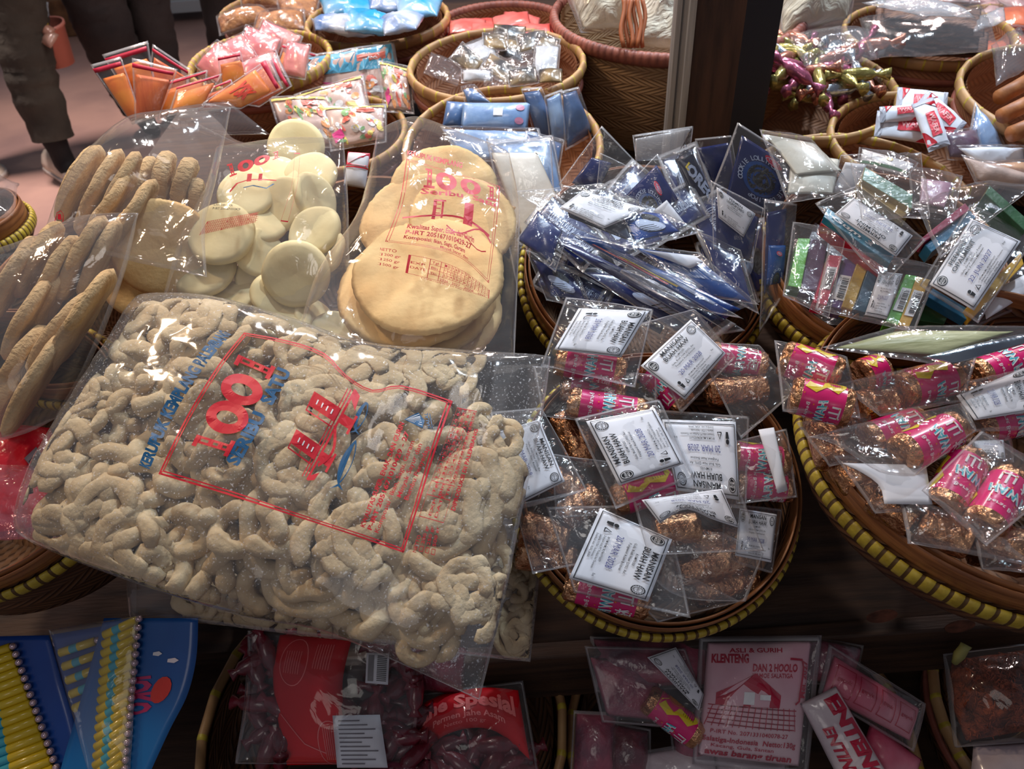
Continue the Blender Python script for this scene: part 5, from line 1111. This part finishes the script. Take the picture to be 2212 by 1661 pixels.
sachet('white topped packet wedged between the cracker bags', [(752, 328), (800, 332), (790, 408), (742, 400)], BK['K2'], .09, WHITE, Print(1, 1.4).rect(0, 0, 1, .55, flat((236, 70, 96))).rect(0, .6, 1, .66, RED), tilt=50)
sachet('clear bag with cream wafers behind the round cracker bag', [(1060, 330), (1160, 330), (1210, 440), (1130, 520)], BK['K2'], .06, mat('cream_wafer', (226, 222, 212), .5, bump=.5), tilt=40, wrap=[(1050, 300), (1190, 300), (1200, 460), (1120, 640)], bulge=.01)
# toy candy packs (colour fields only, the mascot is left out)
SKY = flat((70, 170, 210), .35, .4); HOT = flat((238, 60, 150), .35, .4); PEACH = flat((244, 170, 110)); LEAF = flat((130, 176, 120)); LEM = flat((238, 220, 110)); CORL = flat((232, 110, 90))
def toy(seed, top):
    R = random.Random(seed); P = Print(1.3, 1)
    if top: P.rect(0, 0, 1.3, .42, SKY, 8); P.rect(.82, .13, 1.2, .25, CORL); P.text('YOSAN', .86, .23, .1, WHT, .03, width=.3); P.poly([(.12, .3), (.42, .16), (.44, .24), (.14, .38)], CORL); P.poly([(0, .5), (.55, .6), (.9, .5), (.5, .85), (.1, .75)], HOT)
    for i in range(36): P.disk(R.uniform(.06, 1.24), R.uniform(.55 if top else .1, .95), R.uniform(.04, .12), R.choice((PEACH, LEAF, LEM, CORL, PEACH, WHT)), 10, ang=R.uniform(0, 90), ry=R.uniform(.03, .09))
    if not top: P.rect(.0, 0, 1.3, .06, LEM, 4); P.rect(.7, .1, 1.1, .22, CORL); P.poly([(.05, .7), (.3, .6), (.35, .8), (.1, .95)], HOT)
    return P
TOY = mat('candy_pack_print', (214, 186, 176), .35, coat=.5, bump=.6, bscale=30, c2=(200, 160, 150), nscale=8)
for c_, s_, t_, lf, lb in (([(642, 130), (845, 95), (868, 215), (640, 235)], 1, 1, .03, 'blue headed toy candy pack standing at the back'), ([(820, 135), (880, 150), (890, 240), (835, 235)], 2, 0, .045, 'narrow toy candy pack with a pink corner beside the blue packets'), ([(640, 210), (780, 165), (800, 260), (660, 300)], 3, 0, .05, 'peach and green toy candy pack tilted over the others'), ([(585, 215), (700, 210), (760, 310), (620, 315)], 4, 0, .06, 'greenish toy candy pack nearest the disc cracker bag'), ([(700, 235), (830, 230), (830, 300), (720, 320)], 5, 0, .055, 'pale toy candy pack under the crinkled film')):
    sachet(lb, c_, BK['D'], lf, TOY, toy(s_, t_), tilt=52 if t_ else 36, bulge=.009, crk=.004, name='candy_pack', cat='candy pack', wrap=[(p[0] + (6 if k in (1, 2) else -6), p[1] + (8 if k > 1 else -6)) for k, p in enumerate(c_)])
# noodle bag in tall basket
NOO = mat('rice_noodle', (236, 228, 208), .6, c2=(214, 202, 176), nscale=12, bump=1, bscale=26, stretch=(1, 7, 1), bdist=.01)
for c_, lb in (([(1205, -60), (1400, -80), (1440, 60), (1260, 62)], 'bag of white rice noodles bulging over the tall basket rim'), ([(1380, -40), (1470, -40), (1470, 110), (1370, 100)], 'bag of rice noodles pressed against the post'), ([(1670, -60), (1850, -60), (1830, 40), (1690, 75)], 'bag of rice noodles at the far side of the post')):
    sachet(lb, c_, BK['U'], .06, NOO, bulge=.05, crk=.01, name='noodle_bag', cat='noodle bag', tilt=30, nu=24, nv=20, wrap=[(p[0] + (6 if k in (1, 2) else -6), p[1] + (10 if k > 1 else -6)) for k, p in enumerate(c_)])
V = []; F = []
for k in range(6):
    v, f = tube([W(1345 + k * 9 + 4 * sin(j + k), -10 + j * 16, 1.36 + .01 * (k % 2)) for j in range(8)], .004, 6); o = len(V); V += v; F += [tuple(i + o for i in q) for q in f]
tag(mesh('brown_noodle_bundle', V, F, mat('brown_noodle', (170, 96, 56), .5), None, W(1365, 60, 1.36)), 'reddish brown noodle strands between the white noodle bags', 'noodles')
# twisted candies basket T
TC = [mat('pink_twist', (196, 110, 140), .22, metal=.6, bump=.8, bscale=60), mat('olive_twist', (170, 160, 96), .22, metal=.6, bump=.8, bscale=60), mat('silver_twist', (186, 200, 214), .18, metal=.8, bump=.8, bscale=60), mat('rose_gold_twist', (206, 140, 120), .22, metal=.7, bump=.8, bscale=60)]
def twist_mesh(m):
    pts = [(x, 0, 0) for x in (-.052, -.042, -.03, -.022, -.012, 0, .012, .022, .03, .042, .052)]; V, F = tube(pts, [.011, .008, .003, .009, .0115, .012, .0115, .009, .003, .008, .011], 14, rn=.35, flat_=.8)
    me = bpy.data.meshes.new('twisted_candy'); me.from_pydata(V, [], F); me.materials.append(m); me.polygons.foreach_set('use_smooth', [True] * len(me.polygons)); return me
TW = [twist_mesh(m) for m in TC]
for i in range(46):
    R = random.Random(i); a = R.uniform(0, 6.28); q = math.sqrt(R.uniform(0, 1)) * .8; x, y = 1765 + 150 * q * cos(a), 172 + 62 * q * sin(a)
    k = i % 4; col = ('pink', 'olive gold', 'silver', 'rose gold')[k]
    put_mesh('twisted_candy', TW[k], frame(on(BK['T'], x, y, R.uniform(-.005, .05))[0], nrm(R.uniform(-30, 30), R.uniform(-60, 60)), R.uniform(0, 360)), '%s twist wrapped candy in the basket beside the post' % col, 'candy', '%s twist wrapped candies' % col)
sachet('shiny crumpled film bag at the back of the twisted candy heap', [(1700, 80), (1860, 60), (1900, 130), (1740, 150)], BK['T'], .06, FILM, bulge=.02, crk=.005, name='clear_bag', cat='bag')
# brown crisp sheets S
CR = mat('brown_crisp', (150, 108, 84), .6, c2=(84, 58, 52), nscale=12, bump=1, bscale=40, stretch=(2, 9, 2), bdist=.006)
for i in range(6):
    c_ = poly4(2005 + (i % 2) * 14 - 6, 100 - i * 14, 250 - i * 8, 46, 4 + (i % 3) * 3 - 3)
    sachet(('lowest', 'second lowest', 'third', 'fourth', 'fifth', 'topmost')[i] + ' brown crisp sheet stacked in the film bag', c_, BK['S'], .012 + .014 * i, CR, bulge=.008, crk=.006, name='crisp_sheet', cat='crisp', group='brown crisp sheets in film', nu=20)
sachet('clear film bag wrapped over the brown crisp sheets', [(1855, 40), (2120, 10), (2160, 110), (1880, 125)], BK['S'], .10, FILMS, bulge=.03, crk=.003, name='clear_bag', cat='bag', nu=30, nv=20)
SV = film('bright_sheen', .2, .12, .4, 30, .9)
sachet('bright folded film collar over the crisp sheets', [(1860, 8), (2000, -6), (2110, 40), (1990, 36)], BK['S'], .13, SV, bulge=.014, crk=.006, name='film_fold', cat='film')
sachet('shiny sealed bag top pointing away from the crisps', [(2096, 45), (2168, 18), (2172, 48), (2102, 72)], BK['S'], .08, SV, bulge=.006, crk=.006, name='film_fold', cat='film')
sachet('limp clear bag end hanging between the two tan baskets', [(1800, 60), (1920, 70), (1910, 120), (1830, 150)], BK['S'], .05, FILMB, bulge=.01, crk=.006, name='clear_bag', cat='bag')
# red and white wafers Q
def wafer():
    P = Print(2, 1); P.rect(0, 0, .18, 1, flat((170, 172, 184)), 2); P.rect(1.82, 0, 2, 1, flat((170, 172, 184)), 2)
    P.rect(.6, .28, 1.55, .72, flat((226, 70, 84)), 3); P.poly([(1.82, .6), (1.82, 1), (1.2, 1)], RED); P.poly([(.18, 0), (.5, 0), (.18, .5)], RED); P.text('WAFER', .68, .6, .3, flat((244, 170, 170)), .03, width=.78); return P
WF = wafer()
for i, (x, y, w, h, an, lb) in enumerate([(1965, 278, 150, 56, 8, 'white wafer candy with a red panel lying along the near rim'), (1990, 225, 110, 60, 6, 'wafer candy with a red peak on top of the heap'), (2030, 250, 110, 50, 40, 'wafer candy slanting down toward the brown rolls'), (1955, 245, 110, 34, -4, 'purple ended wafer candy behind the front one'), (2010, 270, 110, 50, 70, 'wafer candy standing up in the middle')]):
    sachet(lb, poly4(x, y, w, h, an), BK['Q'], .03 + .01 * i, WHITE, WF, bulge=.008, crk=.002, name='wafer_candy', cat='candy', group=None, tilt=30)
for i, (c_, col, lb) in enumerate([([(2110, 225), (2150, 290), (2175, 340), (2090, 320)], PB2, 'grey speckled pouch standing at the wafer basket edge'), ([(2040, 290), (2110, 280), (2120, 345), (2050, 340)], (110, 86, 104), 'dull purple packet behind the grey pouch'), ([(2070, 320), (2210, 320), (2212, 360), (2120, 360)], WHITE, 'white packet with dark picture beside the gum basket rim'), ([(2080, 340), (2260, 390), (2260, 425), (2110, 390)], (220, 190, 176), 'long pale packet lying along the gum basket rim'), ([(2120, 355), (2240, 350), (2240, 385), (2150, 385)], (236, 180, 140), 'peach packet at the frame edge')]):
    sachet(lb, c_, BK['Q'], .03, col, bulge=.01, crk=.004, tilt=35, wrap=[(p[0] + (5 if k in (1, 2) else -5), p[1] + (6 if k > 1 else -6)) for k, p in enumerate(c_)])
RL = mat('brown_roll', (186, 122, 72), .5, c2=(150, 90, 52), nscale=30, bump=.4)
for i, (a, b) in enumerate([((2160, 210), (2230, 170)), ((2165, 250), (2240, 215)), ((2185, 290), (2250, 262))]):
    V, F = tube([hit(*a, up(BK['R'], .02 + .01 * (i == 3))), hit((a[0] + b[0]) / 2, (a[1] + b[1]) / 2, up(BK['R'], .022)), hit(*b, up(BK['R'], .02))], .012, 14, rn=.12)
    tag(mesh('brown_roll', V, F, RL, None, hit(*a, BK['R'])), 'brown baked roll in the basket at the frame edge', 'snack', 'brown baked rolls')
sachet('crumpled clear bag corner above the brown rolls', [(2140, 100), (2200, 60), (2240, 140), (2150, 190)], BK['R'], .05, FILMB, bulge=.02, crk=.008, name='clear_bag', cat='bag')
OC = mat('bright_orange_crisp', (238, 116, 40), .5, c2=(220, 80, 36), nscale=10, coat=.5, bump=.4)
for i, (x, y, w, h, an) in enumerate([(2160, 60, 110, 60, -10), (2190, 100, 120, 50, 10), (2140, 120, 100, 40, -20), (2200, 40, 90, 40, 0)]):
    sachet('bright orange crisp bag heaped beyond the crisp sheet basket', poly4(x, y, w, h, an), BK['E2'], .02 + .012 * i, OC, bulge=.012, crk=.004, name='snack_bag', cat='snack bag', group='bright orange crisp bags', wrap=poly4(x, y, w * 1.1, h * 1.15, an))
for i, (x, y, w, h, an) in enumerate([(2080, 10, 90, 40, 20), (2150, 18, 90, 40, -20), (2110, -10, 90, 40, 5), (2190, 0, 80, 40, 30), (2060, -10, 70, 34, 0)]):
    sachet('pink and white wrapped sweet bag in the farthest basket', poly4(x, y, w, h, an), BK['E3'], .03 + .01 * i, mat('pinkish_bag', (222, 160, 160), .3, coat=.6, bump=.8, bscale=30, c2=(232, 210, 208), nscale=14), bulge=.014, crk=.006, name='snack_bag', cat='snack bag', group='pink and white sweet bags', wrap=poly4(x, y, w * 1.1, h * 1.15, an))
# bucket and aisle basket contents
for i, (x, y, c_) in enumerate([(88, 46, (226, 200, 70)), (100, 66, (200, 150, 130)), (82, 78, (206, 190, 180)), (92, 22, (190, 205, 215)), (108, 84, (214, 170, 150))]):
    p = W(x, y, 3.05); P = (p, nrm(30)); o = pillow('sweet_bag', Surf(Patch(*poly4(x, y, 34, 26, i * 30)), P, .02, .004, i), gloss(c_), None, p, 10, 8)
    tag(o, ('yellow', 'rosy', 'cream', 'bluish', 'peach')[i] + ' sweet bag in the pink bucket', 'snack bag')
sachet('crumpled clear pouch in the small green rimmed basket', [(-40, 372), (42, 395), (30, 470), (-50, 480)], BK['H'], .03, FILMB, bulge=.02, crk=.008, name='clear_bag', cat='bag')

# ---------------------------------------------------------------- lower shelf
J = BK['J']; GRED = mat('scarlet_card', (222, 12, 28), .6, spec=.2, coat=0, bump=.15, bscale=14, c2=(190, 16, 32), nscale=4); LINE = flat((240, 120, 120)); DRK = mat('dark_maroon_candy', (120, 40, 60), .3, coat=.7, bump=1, bscale=60, c2=(56, 26, 34), nscale=26, bdist=.006)
PJ = pl(720, 1510, .92, 26, 0)
t = thing('candy_bag', 'clear ginger candy bag with a wide scarlet band and white receipt label', 'candy bag', PJ[0], None)
cm = mat('maroon_candy', (120, 30, 48), .3, coat=.6, bump=.8, bscale=90, c2=(90, 34, 44), nscale=60)
R = random.Random(4); V0, F0 = tube([(-.03, 0, 0), (-.022, 0, 0), (-.016, 0, 0), (0, 0, 0), (.016, 0, 0), (.022, 0, 0), (.03, 0, 0)], [.009, .004, .009, .011, .009, .004, .009], 10, rn=.3)
sw = bpy.data.meshes.new('wrapped_candy'); sw.from_pydata([tuple(v) for v in V0], [], F0); sw.materials.append(cm); sw.polygons.foreach_set('use_smooth', [True] * len(F0))
for i in range(52):
    x, y = (R.uniform(545, 615), R.uniform(1385, 1640)) if i < 22 else (R.uniform(750, 900), R.uniform(1390, 1640))
    put_mesh('wrapped_candy', sw, frame(on(PJ, x, y, R.uniform(-.02, .006))[0], nrm(R.uniform(-30, 50), R.uniform(-40, 40)), R.uniform(0, 360)), 'maroon wrapped ginger candy inside the bag with the wide scarlet band', 'candy', 'ginger candies in the banded bag')
S = Surf(Patch((607, 1372), (765, 1368), (755, 1650), (622, 1652), left=((592, 1450), (600, 1540)), right=((742, 1470), (748, 1560))), PJ, .018, .001, 2, 12); b_ = sheet('scarlet_band', S, GRED, t, 18, 22, off=.004)
P = Print(1, 1.8); P.ring(.32, .45, .2, .012, LINE, ry=.33); P.ring(.8, 1.5, .2, .012, LINE, ry=.3)
for k in range(7): P.line([(.2 + k * .035, .3), (.2 + k * .035, .6)], .008, LINE); P.line([(.6 + k * .035, .2), (.6 + k * .035, .5)], .008, LINE); P.line([(.7 + k * .03, 1.3), (.7 + k * .03, 1.7)], .008, LINE)
P.line([(.1, 1.2), (.4, 1.5), (.7, 1.6)], .012, LINE); P.put(onsurf(S, off=.0048), 'printed_art', b_)
S = Surf(Patch((728, 1545), (828, 1543), (845, 1655), (738, 1655)), PJ, .006, .001, 5, 20); l_ = sheet('receipt_label', S, WHITE, t, 10, 10, off=.022)
P = Print(1, 1.1)
for k in range(11): P.rect(.12, .1 + k * .09, .12 + .76 * (.6 + .4 * ((k * 7) % 5) / 4), .125 + k * .09, flat((110, 106, 116)), 3)
P.put(onsurf(S, off=.0228), 'lettering', l_)
S = Surf(Patch((800, 1412), (848, 1414), (845, 1480), (797, 1476)), PJ, .002, 0, 0); l_ = sheet('barcode_label', S, WHITE, t, 5, 6, off=.022); P = Print(1, 1.4); P.rect(.1, .1, .35, 1.3, flat((120, 120, 126)))
k = .12
while k < 1.25: P.rect(.5, k, .92, k + .04, BLACK); k += .085
P.put(onsurf(S, off=.0228), 'barcode', l_)
S = Surf(Patch((535, 1362), (925, 1362), (890, 1652), (508, 1650), left=((530, 1500),)), PJ, .034, .004, 8, 16); pillow('film', S, [FILMB, FEDGE], t, nu=40, nv=32, weld=1)
PJ2 = pl(1020, 1580, .93, 24, -4)
t = thing('candy_bag', 'second ginger candy bag with arched scarlet card and pale lettering', 'candy bag', PJ2[0], None)
S = Surf(Patch((900, 1530), (1120, 1492), (1145, 1640), (900, 1661), top=((960, 1500), (1050, 1486)), bottom=((960, 1590), (1060, 1575))), PJ2, .012, .001, 2, 12); b_ = sheet('scarlet_card', S, GRED, t, 22, 14, off=.01)
P = Print(2, 1); P.text('Jahe Spesial', .12, .42, .42, LINE, .04, width=1.7); P.text('Permen Jahe Asam', .5, .68, .2, LINE, .02, width=1.1); P.text('Netto 100 gr', .7, .84, .13, LINE, .01, width=.6); P.put(onsurf(S, off=.0108), 'lettering', b_)
for i in range(26): put_mesh('wrapped_candy', sw, frame(on(PJ2, R.uniform(930, 1130), R.uniform(1600, 1680), R.uniform(-.02, .008))[0], nrm(R.uniform(-30, 50), R.uniform(-40, 40)), R.uniform(0, 360)), 'maroon wrapped ginger candy showing under the arched scarlet card', 'candy', 'ginger candies in the arched card bag')
S = Surf(Patch((885, 1500), (1130, 1470), (1170, 1700), (890, 1720)), PJ2, .03, .004, 11, 16); pillow('film', S, [FILMB, FEDGE], t, nu=30, nv=24, weld=1)
sachet('dark candy bag under the torn corner of the large cracker bag', [(860, 1380), (1010, 1400), (1000, 1500), (870, 1490)], PJ, -.02, DRK, bulge=.02, crk=.006, name='candy_bag', cat='candy bag')
sachet('dark candy bag squeezed at the bottom edge between two scarlet bands', [(790, 1640), (930, 1640), (930, 1700), (790, 1700)], PJ, -.01, DRK, bulge=.02, crk=.006, name='candy_bag', cat='candy bag')
# nougat packs
NP = BK['P']; MAR = flat((184, 24, 62), .35, .3); NOU = mat('nougat_wrap', (222, 150, 166), .4, coat=.2, bump=.8, bscale=30, c2=(206, 60, 100), nscale=9, bdist=.005); NOW = mat('white_wrap', (224, 216, 220), .3, coat=.6, bump=.8, bscale=26, c2=(196, 180, 188), nscale=9, bdist=.005); DMG = mat('dull_pink_candy', (170, 70, 96), .35, coat=.6, bump=1, bscale=50, c2=(90, 50, 70), nscale=22, bdist=.006)
P = Print(1, 1.15)
P.text('ASLI & GURIH', .2, .1, .06, MAR, .02, width=.5); P.text('KLENTENG', .04, .2, .12, MAR, .04, width=.34); P.text('DAN 2 HOOLO', .42, .28, .1, MAR, .03, width=.44); P.text('KAMOE SALATIGA', .42, .34, .06, MAR, .01, width=.4)
P.poly([(.1, .5), (.45, .3), (.7, .5), (.7, .62), (.1, .62)], MAR); P.rect(.35, .48, .45, .6, BOXL); P.rect(.5, .5, .6, .55, BOXL)
for k in range(5): P.line([(.04, .62 + k * .045), (.88, .64 + k * .045)], .008, MAR)
for k in range(15): P.line([(.08 + k * .055, .62), (.02 + k * .062, .83)], .007, MAR)
P.text('P-IRT No. 2071331040078-27', .08, .90, .055, MAR, .01, width=.74); P.text('Salatiga-Indonesia  Netto:130g', .02, .985, .07, MAR, .02, width=.9); P.text('Kacang, Gula, Santan', .1, 1.04, .045, MAR, .01, width=.6); P.text('awas barang tiruan', .05, 1.12, .085, MAR, .03, width=.85)
P.line([(.78, .16), (.9, .17), (.92, .24), (.9, .55), (.86, .58)], .02, MAR); P.text('Mei. 2027', .955, .52, .08, MAR, .02, width=.34, ang=-88)
PN = pl(1620, 1510, .93, 30, 0)
t = sachet('red and white nougat pack with a red building picture and small print', [(1528, 1388), (1752, 1385), (1725, 1655), (1508, 1630)], PN, .02, mat('rosy_white_wrap', (232, 204, 212), .45, spec=.3, bump=.5, bscale=26, c2=(228, 172, 190), nscale=7), P, bulge=.022, crk=.003, name='nougat_pack', cat='nougat pack', nu=24, nv=24, wrap=[(1510, 1375), (1775, 1372), (1745, 1675), (1495, 1650)])
P = Print(3.2, 1); P.text('ENTENG', .15, .45, .5, MAR, .06, width=2.6); P.text('ENTING', .9, .85, .32, MAR, .04, width=1.7)
sachet('slim white nougat pack with big red ENTENG lettering', [(1770, 1480), (1800, 1495), (1905, 1700), (1790, 1700)][0:0] or [(1805, 1482), (1945, 1720), (1830, 1720), (1728, 1520)], PN, .035, NOW, P, bulge=.014, crk=.003, name='nougat_pack', cat='nougat pack', nu=24, nv=14)
P = Print(2.4, 1)
for k in range(4): P.box(.12 + k * .56, .15, .58 + k * .56, .85, .02, MAR, 3); P.text('gepuk', .18 + k * .56, .5, .14, MAR, .02, width=.34)
sachet('pink nougat pack of small squares leaning to the dark gap', [(1800, 1415), (1985, 1530), (1965, 1600), (1775, 1500)], PN, .02, NOU, P, bulge=.018, crk=.004, name='nougat_pack', cat='nougat pack', nu=24, nv=14, wrap=[(1790, 1390), (2000, 1520), (1975, 1625), (1765, 1500)])
sachet('crimson nougat pack beneath the slim white one', [(1880, 1560), (1990, 1640), (1960, 1720), (1850, 1640)], PN, .005, NOU, bulge=.016, crk=.004, name='nougat_pack', cat='nougat pack')
pouch('haw pouch with upside dim label lying among the nougat packs', [(1262, 1395), (1480, 1400), (1545, 1580), (1300, 1560)], PN, .015, labc=[(1510, 1535), (1398, 1420), (1440, 1412) if 0 else (1460, 1398), (1520, 1500)], title=HAW, inner=[('maroon_filling', [(1275, 1420), (1400, 1430), (1460, 1560), (1310, 1545)], DMG, None, -.006)], crk=.004, bulge=.018)
roll((1400, 1508), (1508, 1590), (PN[0], PN[1]), .012, 'haw roll with a yellow panel among the nougat packs', 10, r=.018, group='haw roll on the lower shelf')
for c_, m_, lb in (([(1245, 1540), (1330, 1545), (1330, 1700), (1235, 1700)], DMG, 'pink striped candy sleeve at the shelf basket edge'), ([(1315, 1560), (1400, 1580), (1400, 1700), (1310, 1700)], DRK, 'dark purple candy bag beside the striped sleeve'), ([(1380, 1630), (1540, 1600), (1560, 1720), (1380, 1720)], NOW, 'white crumpled nougat bag at the bottom edge'), ([(1540, 1620), (1700, 1640), (1690, 1720), (1550, 1720)], NOW, 'creased white pack below the building picture pack'), ([(1280, 1380), (1530, 1385), (1530, 1480), (1290, 1490)], DMG, 'dull pink pack in the shade of the strapped basket'), ([(1740, 1375), (1860, 1400), (1840, 1480), (1740, 1470)], DMG, 'dim maroon pack behind the pink square pack'), ([(1450, 1560), (1520, 1520), (1540, 1640), (1460, 1650)], DMG, 'maroon pack wedged beside the haw roll')):
    sachet(lb, c_, PN, -.004, m_, bulge=.02, crk=.005, name='nougat_pack', cat='nougat pack', wrap=[(p[0] + (6 if k in (1, 2) else -6), p[1] + (6 if k > 1 else -6)) for k, p in enumerate(c_)])
# shredded floss bag
PK = pl(2150, 1500, .93, 26, 0); FL = mat('brown_floss', (168, 82, 48), .8, c2=(92, 38, 24), nscale=60, bump=1, bscale=160, bdist=.008)
t = thing('snack_bag', 'clear bag of reddish brown shredded floss tied at its corner', 'snack bag', PK[0])
S = Surf(Patch((2055, 1425), (2240, 1400), (2260, 1570), (2085, 1600), left=((2050, 1500),)), PK, .03, .008, 3, 40); o = pillow('floss', S, FL, t, nu=70, nv=50)
VV, FF = [], []; R = random.Random(9)
for i in range(420):
    u, v = R.uniform(.04, .96), R.uniform(.04, .96); p = S.pos(u, v, .001); d = Vector((R.uniform(-1, 1), R.uniform(-1, 1), R.uniform(-.3, .6))) * .006
    V, F = tube([p - d, p + Vector((0, 0, .003)), p + d], .0008, 4); k = len(VV); VV += V; FF += [tuple(q + k for q in f) for f in F]
mesh('floss_fringe', VV, FF, FL, t); S = Surf(Patch((2035, 1412), (2250, 1385), (2270, 1600), (2060, 1615)), PK, .045, .005, 3, 20); pillow('film', S, [FILMB, FEDGE], t, nu=34, nv=28, weld=1)
V, F = tube([W(2062, 1432, .90), W(2072, 1415, .895), W(2082, 1400, .89), W(2086, 1392, .89)], [.004, .006, .005, .006], 8, rn=.3); mesh('knotted_tie', V, F, mat('olive_tie', (150, 150, 90), .6), t)
sachet('white and pink packet below the floss bag', [(2100, 1610), (2240, 1600), (2240, 1720), (2090, 1720)], PK, -.01, NOW, bulge=.02, crk=.005)
# blister strips lower corner
CARD = mat('blue_card', (16, 84, 180), .35, coat=.4, bump=.15, bscale=12, c2=(14, 60, 140), nscale=3); CARD2 = mat('azure_card', (14, 120, 196), .35, coat=.4, bump=.15, bscale=12, c2=(12, 70, 150), nscale=2.2); TUBY = mat('yellow_tube', (226, 196, 40), .3, coat=.6); TUBC = mat('cyan_tube', (70, 178, 200), .3, coat=.6); BEAD = mat('clear_bead', (216, 190, 200), .12, metal=.6)
def blister(label, cpatch, P, rows, a0, a1, b0, b1, text=None):
    c = cpatch.mid(); t = thing('blister_strip', label, 'blister pack', hit(c[0], c[1], P)); S = Surf(cpatch, P, 0, .0008, 3, 10); sheet('card', S, CARD if not text else CARD2, t, 12, 24)
    n = P[1]
    for k in range(rows):
        f = k / (rows - 1); pa = hit(a0[0] + (a1[0] - a0[0]) * f, a0[1] + (a1[1] - a0[1]) * f, up(P, .006)); pb = hit(b0[0] + (b1[0] - b0[0]) * f, b0[1] + (b1[1] - b0[1]) * f, up(P, .006))
        pts = [pa.lerp(pb, q) for q in (0, .3, .301, .52, .521, 1)]; V, F = tube(pts, .0052, 10); mi = [1 if 20 <= i < 30 else 0 for i in range(len(F))]
        mesh('candy_tube', V, F, [TUBY, TUBC], t, mi=mi)
        bm = bmesh.new(); bmesh.ops.create_icosphere(bm, subdivisions=2, radius=.0042); c0 = pb + n * .001 + (pb - pa).normalized() * .004; mesh('bead', [c0 + v.co for v in bm.verts], [tuple(v.index for v in f_.verts) for f_ in bm.faces], BEAD, t); bm.free()
    if text: text.put(onsurf(S, off=.001), 'lettering', t)
    return t
PL = pl(200, 1520, .90, 34, 0)
blister('blue blister strip of yellow and cyan candy tubes at the corner', Patch((-40, 1375), (105, 1372), (200, 1700), (-60, 1700)), PL, 16, (-60, 1425), (-60, 1730), (22, 1398), (115, 1660))
T = Print(1, 3.4); T.text('JOKO', .35, 1.2, .34, flat((200, 50, 110)), .05, ang=82, width=.9); T.disk(.78, .9, .06, WHT, 5); T.disk(.62, .75, .05, WHT, 5); T.disk(.74, 1.55, .09, flat((214, 60, 50)), 14, ry=.3); T.line([(.3, 1.9), (.36, 2.1), (.3, 2.3), (.38, 2.5)], .03, flat((120, 190, 90))) if 1 else T.text('www', .3, 2.3, .16, flat((120, 190, 90)), .02, ang=100, width=.7)
blister('azure blister strip with curved card edge and clear bead ends', Patch((225, 1335), (428, 1335), (310, 1700), (120, 1700), right=((424, 1420), (405, 1500), (365, 1580))), up(PL, .012), 18, (225, 1372), (200, 1715), (294, 1340), (264, 1665), T)
blister('dark blister strip lying between the two blue ones', Patch((105, 1372), (235, 1350), (290, 1700), (190, 1700)), up(PL, -.004), 11, (130, 1410), (205, 1710), (205, 1385), (262, 1670))
S = Surf(Patch((105, 1360), (300, 1330), (280, 1700), (200, 1700)), up(PL, .022), .006, .002, 3, 18); tag(pillow('clear_sleeve', S, FILMB, None, hit(200, 1500, PL), 20, 24), 'clear sleeve lying over the dark blister strip', 'sleeve')
for o in bpy.data.objects:
    if '_w' in o.keys(): del o['_w']
